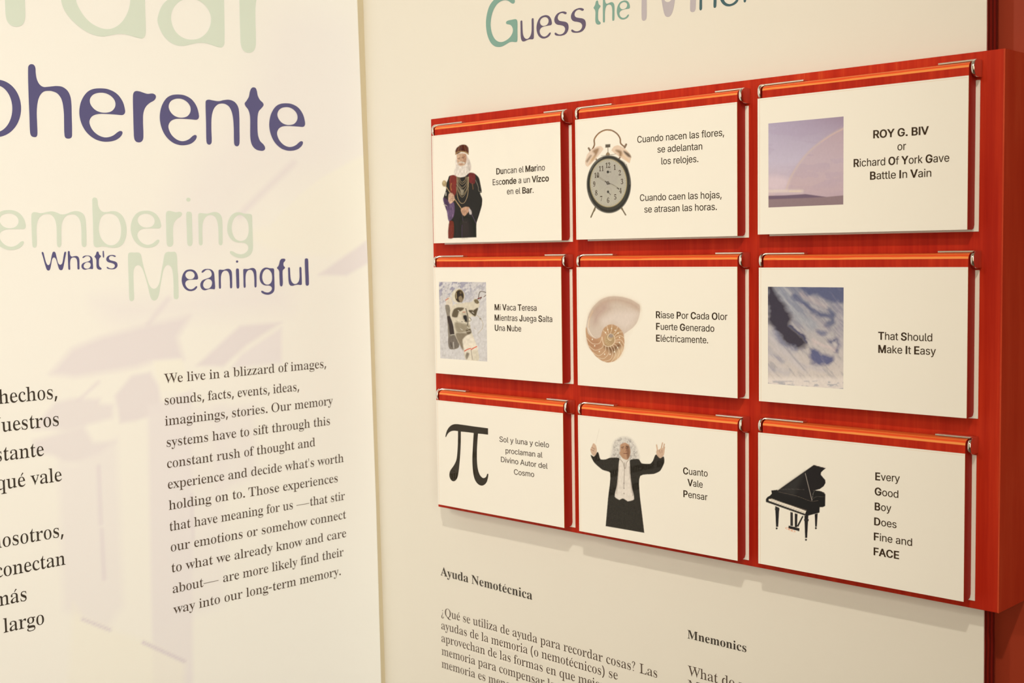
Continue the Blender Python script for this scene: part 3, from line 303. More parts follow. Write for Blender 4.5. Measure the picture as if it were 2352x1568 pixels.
  77: (634, [[14,0,14,18,34,20,50,24,62,32,69,42,74,58,75,79,75,382,73,407,66,423,60,428,43,435,15,438,15,455,185,455,317,142,449,455,617,455,617,438,598,436,583,430,572,423,566,412,562,397,560,85,562,54,565,43,574,28,591,20,616,18,616,0,396,0,396,18,423,22,440,29,446,36,453,54,455,83,455,399,288,0,270,0,105,389,107,57,112,40,120,30,131,23,148,19,169,18,169,0]]),
  78: (494, [[403,-11,107,350,108,58,112,42,118,31,129,24,145,20,167,18,167,0,18,0,18,18,54,23,67,34,74,51,76,79,76,388,43,427,31,435,18,438,18,455,156,455,391,169,391,377,389,404,386,414,376,427,359,434,331,438,331,455,480,455,480,438,459,436,443,432,433,425,427,414,423,398,422,-11]]),
  97: (344, [[254,-10,232,-7,216,1,205,15,200,35,181,19,162,7,140,-2,118,-7,95,-9,74,-6,55,0,40,11,29,26,22,43,20,63,23,84,31,104,44,121,64,136,98,155,143,173,199,190,197,258,193,272,187,282,177,290,164,294,148,296,124,293,109,286,104,274,122,239,121,220,117,210,110,202,100,196,77,191,64,192,54,196,45,203,38,212,34,224,33,236,35,252,40,266,49,278,77,300,95,308,137,317,195,317,223,312,246,304,263,292,276,277,285,259,291,236,294,44,297,37,304,34,320,42,329,28,312,11,294,-1,275,-8], [151,34,174,41,183,47,199,63,199,169,170,160,147,147,131,130,121,109,118,84,122,56,133,39]]),
  99: (294, [[156,-10,119,-5,87,11,59,35,38,68,24,106,20,150,25,196,31,217,51,255,79,285,96,297,133,314,175,319,198,318,218,314,235,307,250,298,265,283,274,265,277,245,272,224,266,215,258,209,236,204,214,209,201,225,196,250,197,271,194,286,185,294,169,297,149,292,133,279,121,257,114,227,112,187,116,134,128,93,137,76,150,60,166,48,184,41,204,38,222,40,239,47,255,57,271,72,285,60,267,39,248,21,227,8,205,-2,181,-8]]),
  100: (370, [[140,-10,117,-8,97,-1,78,10,53,35,35,66,23,104,20,125,20,172,29,217,45,256,68,286,81,297,101,309,123,316,146,318,168,316,188,309,207,297,223,280,222,413,218,423,212,430,203,435,176,439,176,455,319,455,320,60,325,41,330,35,353,28,353,11,281,3,223,-10,223,39,207,18,188,2,166,-7], [171,28,192,34,202,41,211,51,223,76,223,242,214,262,206,270,186,280,174,281,155,277,141,267,130,250,121,210,118,153,120,98,130,58,140,42,154,32]]),
  101: (301, [[154,-10,117,-5,100,1,70,22,46,51,29,88,24,110,20,157,24,202,30,222,48,258,59,273,87,298,120,313,138,317,157,318,184,316,209,309,230,297,249,280,261,264,270,245,277,223,281,200,283,166,117,166,120,128,127,97,138,73,154,56,175,46,200,42,219,45,237,53,254,67,270,86,285,72,268,47,248,27,228,11,205,-1,180,-8], [116,192,202,192,200,241,198,261,193,277,186,288,175,295,161,297,142,291,127,274,119,244]]),
  105: (198, [[101,362,87,364,75,368,65,376,57,387,52,399,50,412,52,426,57,438,65,449,75,457,87,462,101,463,114,462,126,457,137,449,145,438,150,426,151,412,150,399,144,387,136,376,126,368,114,364], [18,0,18,16,39,21,45,26,52,42,52,252,50,278,47,285,41,289,20,294,21,310,148,310,149,43,154,26,160,21,180,16,180,0]]),
  109: (554, [[18,0,18,16,39,21,45,26,52,43,52,56,52,266,46,284,40,289,19,294,19,310,146,310,146,265,162,284,179,299,197,310,217,316,237,318,268,315,292,304,310,286,320,261,337,282,355,298,374,309,395,316,418,318,449,314,473,301,490,280,500,250,504,212,504,43,510,26,516,21,536,16,536,0,377,0,377,16,397,21,403,26,407,34,410,56,409,234,404,258,398,265,389,270,377,271,358,268,341,256,324,237,325,44,331,26,336,21,356,16,356,0,200,0,200,16,211,18,219,21,225,26,231,44,232,56,232,217,229,247,226,258,220,265,211,270,200,271,180,267,162,255,146,235,147,44,152,26,158,21,177,16,177,0]]),
  110: (381, [[18,0,18,16,39,21,45,26,52,43,52,56,52,266,46,284,40,289,19,294,19,310,148,310,148,267,163,286,181,300,200,310,221,316,243,318,274,314,299,301,316,280,327,250,330,212,330,56,333,33,337,26,343,21,363,16,363,0,202,0,202,16,222,20,232,34,235,56,235,217,232,247,229,258,223,265,215,270,203,271,183,267,164,255,148,235,148,43,154,26,160,21,180,16,180,0]]),
  111: (336, [[169,-10,127,-5,108,2,74,23,60,37,38,70,29,89,24,110,19,154,24,199,29,220,38,239,60,272,90,297,108,306,147,317,168,318,189,317,228,307,245,298,275,273,298,240,306,220,316,178,317,154,316,130,306,88,298,68,275,36,246,11,228,2,210,-5], [169,11,186,14,199,24,209,39,217,81,220,154,215,238,208,271,198,286,185,296,169,299,151,296,138,286,128,271,124,257,119,215,117,154,120,82,128,39,138,24,152,14]]),
  115: (288, [[151,-10,132,-8,73,9,64,7,56,1,51,-9,36,-9,36,105,53,105,59,85,76,52,87,39,103,26,121,18,140,15,156,16,168,20,179,26,186,35,191,46,192,58,188,76,176,92,156,105,85,142,68,155,54,169,45,185,39,202,37,220,39,241,44,259,53,276,65,291,80,303,98,312,118,317,141,319,166,316,213,305,220,306,230,319,244,319,244,222,228,222,220,244,209,262,196,277,182,288,166,294,149,296,136,295,116,286,106,269,106,249,109,240,115,232,134,218,191,189,229,165,241,151,250,136,256,117,257,95,255,72,250,51,241,34,228,18,212,6,194,-3,174,-8]]),
  116: (228, [[124,-9,99,-7,80,-1,66,10,56,26,50,46,48,71,48,279,20,279,20,300,88,369,118,407,129,424,144,424,144,310,208,310,208,279,144,279,144,82,147,59,154,45,168,40,183,44,195,56,206,74,222,66,208,39,192,18,172,3,149,-6]]),
  117: (375, [[131,-10,110,-8,91,-3,77,5,65,17,57,32,50,51,47,72,45,262,39,282,33,289,24,293,11,294,11,310,142,310,142,74,146,54,151,46,166,37,177,36,196,39,213,49,228,66,228,248,225,275,221,283,214,289,189,294,189,310,324,310,324,56,331,39,338,34,360,30,360,13,312,9,228,-10,228,40,216,26,202,13,186,3,169,-4,150,-9]]),
  121: (300, [[52,-140,36,-139,22,-134,10,-125,1,-114,-5,-100,-7,-84,-2,-62,13,-46,24,-41,46,-41,56,-44,70,-57,73,-66,75,-94,79,-98,86,-99,94,-96,114,-74,125,-55,140,-5,32,260,15,287,4,293,-5,294,-5,310,162,310,162,294,136,290,129,281,128,272,185,119,233,248,238,270,237,281,229,290,203,294,203,310,300,310,300,294,291,292,283,288,277,281,265,258,162,-24,137,-82,118,-111,95,-131,68,-139]]),
 },
}
FONT = {f: {chr(o): (a / 1000.0, [[(c[i] / 1000.0, c[i + 1] / 1000.0) for i in range(0, len(c), 2)] for c in cs]) for o, (a, cs) in d.items()} for f, d in GLYPHS.items()}
FONT['S']['I'] = (.185, [[(.060, 0), (.122, 0), (.122, .5087), (.060, .5087)]])
for c in ',.': FONT['R'][c] = (FONT['R'][c][0] * .72, FONT['R'][c][1])
def circ(cx, cy, r, n=14): return [(cx + r * math.cos(2 * math.pi * i / n), cy + r * math.sin(2 * math.pi * i / n)) for i in range(n)]
_q = [(.04, .36), (.05, .42), (.10, .46), (.16, .46), (.215, .42), (.215, .35), (.18, .29), (.14, .24), (.13, .18), (.13, .13), (.105, .13), (.10, .19), (.115, .25), (.15, .31), (.165, .36), (.155, .41), (.12, .435), (.085, .42), (.08, .385), (.075, .355), (.055, .345)]
for f in 'RB':
    D = FONT[f]
    D['\u2014'] = (.80, [[(.02, .135), (.78, .135), (.78, .160), (.02, .160)]])
    D['?'] = (.26, [_q, circ(.117, .03, .028)]); D['\u00bf'] = (.26, [[(.26 - x, .32 - y) for x, y in c] for c in D['?'][1]])
    D["'"] = (.11, [[(.045, .30), (.062, .30), (.075, .46), (.030, .46)]])
    for a, b in (('\u00e9', 'e'), ('\u00e1', 'a'), ('\u00ed', '\u0131')):
        src = D.get(b) or FONT['R'].get(b)
        if src:
            xs = [p[0] for c in src[1] for p in c]; xc = (min(xs) + max(xs)) / 2
            D[a] = (src[0], src[1] + [[(xc - .02, .345), (xc, .340), (xc + .075, .425), (xc + .04, .445)]])
def offset(cs, d):
    def ar(c): return sum(c[i][0] * c[(i + 1) % len(c)][1] - c[(i + 1) % len(c)][0] * c[i][1] for i in range(len(c)))
    s = 1 if ar(max(cs, key=lambda c: abs(ar(c)))) > 0 else -1
    out = []
    for c in cs:
        P = np.array(c); a = P - np.roll(P, 1, 0); b = np.roll(P, -1, 0) - P
        a /= np.linalg.norm(a, axis=1)[:, None] + 1e-9; b /= np.linalg.norm(b, axis=1)[:, None] + 1e-9
        na = np.c_[a[:, 1], -a[:, 0]] * s; nb = np.c_[b[:, 1], -b[:, 0]] * s
        n = na + nb; n /= np.maximum(np.sum(n * n, axis=1)[:, None] / 2, .6)
        out.append([tuple(p) for p in P + n * d * np.array([1.0, .55])])
    return out
def triangulate(cs, evenodd=False):
    vs, es = [], []
    for c in cs:
        k = len(vs); vs += [Vector(p) for p in c]; es += [(k + i, k + (i + 1) % len(c)) for i in range(len(c))]
    r = delaunay_2d_cdt(vs, es, [], 0, 1e-7)
    V = np.array([tuple(v) for v in r[0]]); F = np.array([tuple(f) for f in r[2]])
    if len(F) == 0: return V, F
    cen = V[F].mean(axis=1); w = np.zeros(len(cen), int)
    for c in cs:
        P = np.array(c); Q = np.roll(P, -1, 0)
        for a, b in zip(P, Q):
            if a[1] == b[1]: continue
            t = (cen[:, 1] - a[1]) / (b[1] - a[1]); x = a[0] + t * (b[0] - a[0])
            hit = ((a[1] <= cen[:, 1]) != (b[1] <= cen[:, 1])) & (x > cen[:, 0])
            w += np.where(hit, 1 if b[1] > a[1] else -1, 0)
    keep = (w % 2 != 0) if evenodd else (w != 0)
    return V, F[keep]
_tc = {}
def glyph(f, c, bold):
    k = (f, c, bold)
    if k not in _tc:
        D = FONT[f].get(c) or FONT['R'].get(c) or FONT['S'].get(c)
        adv, cs = D
        if f == 'S' and cs: cs = offset(cs, .028 if bold else .006); adv += .012 if bold else -.010
        _tc[k] = (adv,) + (triangulate(cs) if cs else (np.zeros((0, 2)), np.zeros((0, 3), int)))
    return _tc[k]
def layout(text, f, track=0.0):
    """natural-size layout: list of (glyph, x); '*' toggles bold"""
    x = 0; b = False; out = []
    for c in text:
        if c == '*': b = not b; continue
        g = glyph(f, c, b); out.append((g, x)); x += g[0] + track
    V = [g[1][:, 0] + x0 for g, x0 in out if len(g[1])]
    return out, min(v.min() for v in V), max(v.max() for v in V)
def text_mesh(name, plane, items, material, off, origin=None):
    """items: (text, font, (u0,v0), sx, sz, slope)"""
    VV, FF, k = [], [], 0
    for lay, x0, (u0, v0), sx, sz, sl in items:
        for g, gx in lay:
            if not len(g[1]): continue
            X = (g[1][:, 0] + gx - x0) * sx
            uv = np.stack([u0 + X, v0 + g[1][:, 1] * sz + X * sl], 1)
            VV.append(plane.P(uv, off)); FF.append(g[2] + k); k += len(uv)
    V = np.vstack(VV); F = np.vstack(FF)
    if origin is not None: V = V - np.array(origin)
    else: V = V + np.array([0, 0, ZUP])
    return mesh(name, V, F, material)
def line_between(plane, text, f, a, b, size):
    """string whose ink runs from pixel a to pixel b on its baseline; size = cap height scale"""
    lay, x0, x1 = layout(text, f); A = plane.uv(*a); B = plane.uv(*b)
    sx = (B[0] - A[0]) / (x1 - x0); return (lay, x0, A, sx, size, (B[1] - A[1]) / (B[0] - A[0])), sx
def line_anchor(plane, text, f, a, sx, sz, right=False, sl=0.0):
    lay, x0, x1 = layout(text, f); A = plane.uv(*a)
    if right: A = np.array([A[0] - (x1 - x0) * sx, A[1] - (x1 - x0) * sx * sl])
    return (lay, x0, A, sx, sz, sl)

# ------------------------------------------------------------------ traced display letters
def smooth(pts, k=5, ten=1.0):
    P = np.array(pts, float); n = len(P); out = []
    for i in range(n):
        p0, p1, p2, p3 = P[i - 1], P[i], P[(i + 1) % n], P[(i + 2) % n]
        if np.allclose(p1, p2): continue
        # centripetal-ish: limit handles by segment length
        L12 = np.linalg.norm(p2 - p1) * ten
        t1 = (p2 - p0); t1 = t1 / (np.linalg.norm(t1) + 1e-9) * L12 if not np.allclose(p0, p1) else np.zeros(2)
        t2 = (p3 - p1); t2 = t2 / (np.linalg.norm(t2) + 1e-9) * L12 if not np.allclose(p2, p3) else np.zeros(2)
        for j in range(k):
            t = j / k; h = (2 * t**3 - 3 * t * t + 1, t**3 - 2 * t * t + t, -2 * t**3 + 3 * t * t, t**3 - t * t)
            out.append(h[0] * p1 + h[1] * t1 + h[2] * p2 + h[3] * t2)
    return out
C1 = (0, 0, 2.6133, LEFT); C3 = (80, 560, 6.5333, LEFT); C4 = (400, 580, 7.1273, LEFT); C5 = (1100, 0, 6.5333, RIGHT); C6 = (1400, 0, 5.88, RIGHT)
def cpx(C, p): return (C[0] + p[0] / C[2], C[1] + p[1] / C[2])
def ell(cx, cy, rx, ry, n=16): return [(cx + rx * math.cos(2 * math.pi * i / n), cy + ry * math.sin(2 * math.pi * i / n)) for i in range(n)]
TR = {
 'h': (C1, [[(168,405),(175,390),(188,385),(203,390),(212,408),(214,440),(222,480),(240,510),(262,522),(285,521),(315,518),(340,516),(375,522),(405,545),(422,580),(428,625),(430,700),(432,800),(428,825),(410,832),(392,826),(386,805),(384,740),(382,670),(370,600),(345,562),(315,548),(290,545),(262,550),(240,572),(226,610),(220,670),(222,740),(224,800),(220,818),(208,823),(188,816),(180,795),(176,700),(170,550)]]),
 'e': (C1, [[(600,530),(650,536),(700,562),(735,608),(750,660),(748,680),(735,690),(700,688),(640,684),(590,684),(555,696),(538,720),(538,745),(555,780),(585,808),(620,823),(650,823),(680,812),(705,793),(720,786),(733,790),(733,805),(718,825),(690,842),(650,850),(610,848),(565,832),(520,795),(490,745),(476,690),(478,640),(492,595),(520,555),(555,535)], [(605,556),(640,562),(672,582),(690,610),(690,640),(672,665),(645,675),(610,675),(575,662),(548,635),(538,605),(548,578),(570,562)]]),
 'r': (C1, [[(797,590),(800,560),(812,547),(835,548),(860,556),(885,563),(915,561),(932,570),(935,585),(925,602),(895,620),(872,645),(860,680),(858,730),(860,800),(858,835),(845,852),(820,852),(806,835),(802,790),(799,690)]]),
 'n': (C1, [[(1233,615),(1238,602),(1252,598),(1280,603),(1312,607),(1345,600),(1378,599),(1408,612),(1428,640),(1435,680),(1437,780),(1437,855),(1432,873),(1420,878),(1408,870),(1404,850),(1402,760),(1395,690),(1378,645),(1355,626),(1330,621),(1305,628),(1282,655),(1270,700),(1268,770),(1270,850),(1264,865),(1253,868),(1243,862),(1238,845),(1236,740)]]),
 't': (C1, [[(1520,524),(1533,528),(1541,545),(1547,575),(1560,600),(1578,618),(1581,632),(1570,648),(1553,668),(1546,700),(1545,760),(1548,810),(1560,845),(1582,868),(1591,888),(1584,902),(1565,905),(1535,896),(1512,870),(1502,830),(1501,760),(1500,700),(1490,660),(1472,635),(1468,620),(1480,603),(1493,580),(1499,550),(1508,530)]]),
 'm': (C1, [[(188,1290),(196,1275),(212,1273),(245,1279),(280,1272),(312,1268),(340,1275),(365,1286),(395,1284),(430,1270),(465,1267),(495,1280),(510,1305),(516,1350),(518,1460),(514,1478),(504,1483),(493,1476),(489,1460),(487,1370),(478,1320),(455,1292),(428,1286),(400,1293),(378,1320),(368,1360),(368,1460),(364,1478),(355,1484),(345,1478),(341,1460),(339,1370),(330,1320),(310,1292),(285,1284),(255,1290),(230,1315),(219,1360),(220,1465),(216,1481),(206,1486),(196,1480),(193,1460),(189,1370)]]),
 'b': (C1, [[(553,1200),(558,1188),(568,1185),(580,1190),(585,1205),(588,1230),(598,1255),(615,1270),(640,1272),(670,1267),(700,1270),(730,1290),(750,1325),(759,1370),(756,1420),(740,1460),(712,1482),(680,1487),(650,1483),(615,1478),(590,1483),(572,1482),(562,1470),(560,1430),(557,1330)], [(650,1281),(680,1286),(705,1305),(722,1345),(726,1390),(718,1435),(695,1463),(665,1472),(635,1462),(608,1432),(594,1390),(594,1345),(606,1305),(625,1287)]]),
 'i': (C1, [[(1117,1285),(1122,1272),(1135,1270),(1147,1275),(1151,1290),(1153,1370),(1155,1455),(1150,1472),(1140,1477),(1128,1472),(1123,1455),(1120,1370)], ell(1130, 1198, 13, 12, 10)]),
 'g': (C1, [[(1440,1274),(1412,1276),(1385,1295),(1368,1330),(1363,1375),(1372,1415),(1395,1443),(1425,1455),(1455,1456),(1478,1464),(1490,1485),(1480,1510),(1452,1525),(1420,1521),(1395,1508),(1380,1509),(1385,1525),(1415,1543),(1460,1548),(1500,1530),(1516,1500),(1517,1440),(1514,1350),(1512,1295),(1505,1285),(1490,1283),(1465,1281)], [(1440,1290),(1465,1302),(1485,1330),(1492,1370),(1488,1410),(1470,1438),(1442,1446),(1415,1435),(1397,1405),(1390,1365),(1398,1325),(1415,1300)]]),
 'D': (C1, [[(365,-10),(385,60),(430,120),(490,172),(550,205),(612,219),(668,211),(722,203),(775,212),(830,228),(856,230),(871,212),(874,170),(871,60),(866,-200),(860,-600),(845,-640),(810,-640),(790,-600),(785,-350),(750,-330),(650,-350),(520,-330),(420,-250),(370,-140)], [(455,-10),(480,60),(530,125),(590,163),(650,175),(705,155),(750,105),(778,30),(782,-80),(760,-190),(700,-260),(620,-280),(540,-250),(480,-170)]]),
 'A': (C1, [[(945,110),(950,150),(975,205),(1015,250),(1060,272),(1105,275),(1150,265),(1190,258),(1235,260),(1285,275),(1325,285),(1343,272),(1347,240),(1346,100),(1344,0),(1340,-120),(1310,-220),(1230,-270),(1120,-270),(1030,-240),(1000,-190),(1010,-170),(1040,-190),(1110,-230),(1190,-210),(1240,-150),(1245,-90),(1200,-50),(1120,-30),(1030,-15),(975,30)], [(1150,-8),(1210,15),(1250,60),(1266,115),(1250,180),(1205,225),(1150,238),(1095,225),(1050,185),(1027,120),(1035,60),(1070,15),(1105,-2)]]),
 'W': (C3, [[(100,132),(107,121),(118,121),(128,132),(140,180),(158,250),(175,295),(200,318),(222,300),(235,260),(248,190),(262,135),(272,120),(287,116),(302,123),(312,145),(330,220),(350,290),(378,312),(402,300),(415,265),(428,190),(440,130),(450,118),(462,118),(468,130),(462,170),(448,240),(435,310),(422,365),(410,388),(390,394),(370,386),(355,360),(335,290),(318,235),(300,208),(285,203),(270,210),(255,240),(245,300),(235,350),(225,385),(212,398),(195,398),(180,388),(165,355),(140,270),(118,190)]]),
 'a': (C4, [[(446,318),(452,303),(475,280),(510,268),(550,266),(595,272),(630,295),(650,330),(658,380),(662,450),(668,530),(666,590),(655,600),(635,597),(600,594),(565,597),(540,607),(510,616),(480,614),(450,595),(430,560),(426,520),(438,480),(465,450),(500,435),(545,420),(585,402),(608,375),(612,345),(600,310),(575,285),(545,280),(515,288),(490,310),(468,326),(453,328)], [(560,432),(590,440),(612,465),(618,500),(605,550),(575,580),(540,591),(505,585),(480,560),(472,525),(482,485),(508,452),(535,436)]]),
 'f': (C4, [[(1790,98),(1812,103),(1819,120),(1812,138),(1793,160),(1787,185),(1792,215),(1808,235),(1814,248),(1800,265),(1780,285),(1774,310),(1775,400),(1778,480),(1774,530),(1765,548),(1750,553),(1736,545),(1728,525),(1724,450),(1720,370),(1718,315),(1708,285),(1688,262),(1680,248),(1690,235),(1708,210),(1720,170),(1730,130),(1748,107),(1768,99)]]),
 'u': (C4, [[(1862,255),(1868,243),(1880,240),(1892,250),(1896,290),(1902,390),(1912,450),(1938,495),(1975,514),(2010,502),(2038,465),(2050,410),(2050,330),(2048,260),(2052,240),(2066,233),(2079,243),(2083,290),(2087,400),(2089,500),(2085,522),(2068,530),(2040,526),(2010,525),(1975,532),(1940,543),(1905,540),(1882,515),(1870,460),(1866,380),(1863,300)]]),
 'l': (C4, [[(2136,115),(2146,98),(2163,93),(2182,98),(2192,118),(2197,250),(2203,400),(2205,510),(2198,532),(2177,542),(2157,533),(2149,510),(2145,400),(2139,250)]]),
 's': (C3, [[(1213,187),(1208,178),(1180,167),(1145,166),(1105,176),(1078,200),(1069,228),(1078,255),(1105,275),(1145,285),(1180,298),(1198,320),(1194,345),(1175,362),(1145,368),(1115,361),(1090,346),(1080,346),(1077,358),(1095,372),(1130,379),(1165,381),(1205,372),(1232,345),(1239,312),(1228,280),(1200,262),(1160,252),(1125,240),(1110,218),(1118,193),(1140,180),(1165,180),(1185,190),(1202,195)]]),
 "'": (C3, [[(1016,112),(1025,103),(1033,112),(1038,195),(1030,206),(1020,198)]]),
 'M': (C3, [[(1397,170),(1408,138),(1440,128),(1490,130),(1540,128),(1572,138),(1595,175),(1610,250),(1640,380),(1680,510),(1710,600),(1745,655),(1785,672),(1825,655),(1860,600),(1880,520),(1900,400),(1925,270),(1940,180),(1960,135),(2000,118),(2050,120),(2095,118),(2120,140),(2132,200),(2138,350),(2150,550),(2155,780),(2145,820),(2118,830),(2090,818),(2082,780),(2080,620),(2070,450),(2050,360),(2005,316),(1965,330),(1930,390),(1905,500),(1880,640),(1860,760),(1830,830),(1790,850),(1750,830),(1720,750),(1690,620),(1650,480),(1610,370),(1575,328),(1540,320),(1505,340),(1482,400),(1478,500),(1485,700),(1488,820),(1475,850),(1450,860),(1425,848),(1415,810),(1408,600),(1400,350)]]),
 'G': (C5, [[(542,22),(530,48),(510,55),(485,45),(450,20),(400,5),(330,20),(260,80),(205,190),(178,340),(190,470),(230,570),(285,620),(345,630),(410,605),(465,560),(500,505),(512,450),(500,405),(475,375),(440,365),(415,358),(408,338),(420,318),(450,305),(500,295),(545,287),(570,298),(580,340),(580,450),(580,580),(572,625),(545,632),(500,627),(460,635),(410,665),(350,697),(295,705),(235,692),(175,635),(130,530),(108,390),(115,250),(155,100),(220,5),(310,-60),(410,-80),(490,-60),(530,-20)]]),
 'o': (C1, [ell(-20, 650, 146, 172, 20), ell(-30, 652, 103, 142, 20)]),
}
_tr = {}
def traced(k):
    if k not in _tr:
        C, cs = TR[k]; pl = C[3]
        UV = [[tuple(pl.uv(*cpx(C, p))) for p in smooth(c)] for c in cs]
        A = np.array([p for c in UV for p in c]); lo = A.min(0); hi = A.max(0)
        V, F = triangulate([[((p[0] - lo[0]) * 100, (p[1] - lo[1]) * 100) for p in c] for c in UV], True)
        _tr[k] = (V / 100 / (hi - lo), F, lo, hi)
    return _tr[k]
def place(k, C=None, Lp=None, Rp=None, Tp=None, Bp=None):
    """triangles of a display letter on its wall; without a box it stays where it was traced"""
    V, F, lo, hi = traced(k); pl = (C or TR[k][0])[3]
    if C is not None:
        q = lambda p: pl.uv(*cpx(C, p))
        u0 = q(Lp)[0]; u1 = q(Rp)[0]; v0 = q(Bp)[1]
        v1 = q(Tp)[1] if Tp else v0 + (u1 - u0) * (hi - lo)[1] / (hi - lo)[0]
        lo = np.array([u0, v0]); hi = np.array([u1, v1])
    return lo + V * (hi - lo), F
def word_mesh(name, plane, parts, material, off):
    VV, FF, k = [], [], 0
    for V, F in parts:
        VV.append(plane.P(V, off) + np.array([0, 0, ZUP])); FF.append(F + k); k += len(V)
    return mesh(name, np.vstack(VV), np.vstack(FF), material)
# ------------------------------------------------------------------ picture painting (flat print as colours on a fine grid)
class Paint:
    def __init__(s, X, Y, base):
        s.X = X; s.Y = Y; s.C = np.tile(np.asarray(base, float), (len(X), 1))
    def mix(s, a, col):
        a = np.clip(a, 0, 1)[:, None]; col = np.asarray(col, float)
        s.C = s.C * (1 - a) + col * a
    def sdf(s, P):
        P = np.array(P, float); d = np.full(len(s.X), 1e9); ins = np.zeros(len(s.X), bool)
        for a, b in zip(P, np.roll(P, -1, 0)):
            e = b - a; w = np.stack([s.X - a[0], s.Y - a[1]], 1)
            t = np.clip((w @ e) / (e @ e + 1e-12), 0, 1); q = w - t[:, None] * e
            d = np.minimum(d, (q * q).sum(1))
            if a[1] != b[1]:
                xx = a[0] + (s.Y - a[1]) / (b[1] - a[1]) * e[0]
                ins ^= ((a[1] <= s.Y) != (b[1] <= s.Y)) & (xx > s.X)
        d = np.sqrt(d); return np.where(ins, -d, d)
    def poly(s, P, col, soft=.6, a=1.0, sm=True):
        if sm: P = smooth(P, 4, .62)
        s.mix(a * np.clip(.5 - s.sdf(P) / (2 * soft), 0, 1), col)
    def ell(s, cx, cy, rx, ry, col, soft=.6, a=1.0, rot=0, ring=None):
        c, q = math.cos(rot), math.sin(rot); dx = s.X - cx; dy = s.Y - cy
        u = (dx * c + dy * q) / rx; v = (-dx * q + dy * c) / ry; r = np.sqrt(u * u + v * v); d = (r - 1) * min(rx, ry)
        if ring: d = np.abs(d) - ring
        s.mix(a * np.clip(.5 - d / (2 * soft), 0, 1), col)
    def stroke(s, P, w, col, soft=.5, a=1.0, sm=True):
        P = np.array(P, float)
        if sm and len(P) > 2:
            Q = []
            for i in range(len(P) - 1):
                p0 = P[max(i - 1, 0)]; p1 = P[i]; p2 = P[i + 1]; p3 = P[min(i + 2, len(P) - 1)]
                for j in range(5):
                    t = j / 5; Q.append(.5 * ((2 * p1) + (p2 - p0) * t + (2 * p0 - 5 * p1 + 4 * p2 - p3) * t * t + (-p0 + 3 * p1 - 3 * p2 + p3) * t**3))
            P = np.array(Q + [P[-1]])
        d = np.full(len(s.X), 1e9)
        for p, q in zip(P[:-1], P[1:]):
            e = q - p; ww = np.stack([s.X - p[0], s.Y - p[1]], 1)
            t = np.clip((ww @ e) / (e @ e + 1e-12), 0, 1); r = ww - t[:, None] * e; d = np.minimum(d, (r * r).sum(1))
        s.mix(a * np.clip(.5 - (np.sqrt(d) - w / 2) / (2 * soft), 0, 1), col)
    def noise(s, sx, sy, seed, oct=3, rot=0):
        rng = np.random.RandomState(seed); c, q = math.cos(rot), math.sin(rot)
        u = (s.X * c + s.Y * q) / sx; v = (-s.X * q + s.Y * c) / sy; out = np.zeros(len(u)); amp = 1; tot = 0
        for k in range(oct):
            T = rng.rand(64, 64); uu = u * 2**k; vv = v * 2**k; i = np.floor(uu).astype(int); j = np.floor(vv).astype(int)
            fu = uu - i; fv = vv - j; fu = fu * fu * (3 - 2 * fu); fv = fv * fv * (3 - 2 * fv)
            g = lambda a, b: T[a % 64, b % 64]
            out += amp * ((g(i, j) * (1 - fu) + g(i + 1, j) * fu) * (1 - fv) + (g(i, j + 1) * (1 - fu) + g(i + 1, j + 1) * fu) * fv)
            tot += amp; amp *= .55
        return out / tot
def grid_mesh(name, U, V, toP, painter, material, origin):
    """U, V: arrays of the grid in the plane; toP(uv)->points; painter(X, Y)->linear colours"""
    nu, nv = len(U), len(V); UU, VV = np.meshgrid(U, V); uv = np.stack([UU.ravel(), VV.ravel()], 1)
    P = toP(uv); px = proj(P); C = painter(px[:, 0], px[:, 1])
    P = P - np.asarray(origin)
    me = bpy.data.meshes.new(name); me.vertices.add(len(P)); me.vertices.foreach_set('co', P.astype(np.float32).ravel())
    i = np.arange(nu - 1); j = np.arange(nv - 1); I, J = np.meshgrid(i, j); a = (J * nu + I).ravel()
    F = np.stack([a, a + 1, a + nu + 1, a + nu], 1).astype(np.int32); n = len(F)
    me.loops.add(n * 4); me.loops.foreach_set('vertex_index', F.ravel())
    me.polygons.add(n); me.polygons.foreach_set('loop_start', np.arange(0, n * 4, 4, dtype=np.int32))
    me.update(calc_edges=True); me.validate()
    at = me.color_attributes.new('print', 'FLOAT_COLOR', 'POINT')
    at.data.foreach_set('color', np.concatenate([np.clip(C, 0, 1), np.ones((len(C), 1))], 1).astype(np.float32).ravel())
    me.materials.append(material); return me

# ------------------------------------------------------------------ the room
def struct(name, me, parent=None, **kw):
    o = link(name, me, parent); tag(o, kind='structure', **kw); return o
def zb(x0, x1, y0, y1, z0, z1): return (x0, x1, y0, y1, z0 + ZUP, z1 + ZUP)
struct('floor', boxmesh('floor', zb(-.40, 3.5, -4.3, .20, -1.75, -1.70), M_FLOOR))
struct('ceiling', boxmesh('ceiling', zb(-.40, 3.5, -4.3, .20, 1.50, 1.55), M_CEIL))
struct('wall_front', boxmesh('wall_front', zb(-.40, 3.5, -4.35, -4.3, -1.70, 1.50), M_ROOM))
struct('wall_side', boxmesh('wall_side', zb(3.5, 3.55, -4.3, .20, -1.70, 1.50), M_ROOM))
xl = lambda z: -0.2331 - KT * z
wl = [(xl(-1.7), -4.3, 0), (xl(-1.7), .15, 0), (xl(1.5), .15, 3.2), (xl(1.5), -4.3, 3.2), (-.36, -4.3, 0), (-.36, .15, 0), (-.36, .15, 3.2), (-.36, -4.3, 3.2)]
wl_me = mesh('wall_left', wl, [(0, 1, 2, 3), (4, 7, 6, 5), (0, 4, 5, 1), (3, 2, 6, 7), (1, 5, 6, 2), (0, 3, 7, 4)], M_WALLL)
struct('wall_left', wl_me)
XE = 0.9692
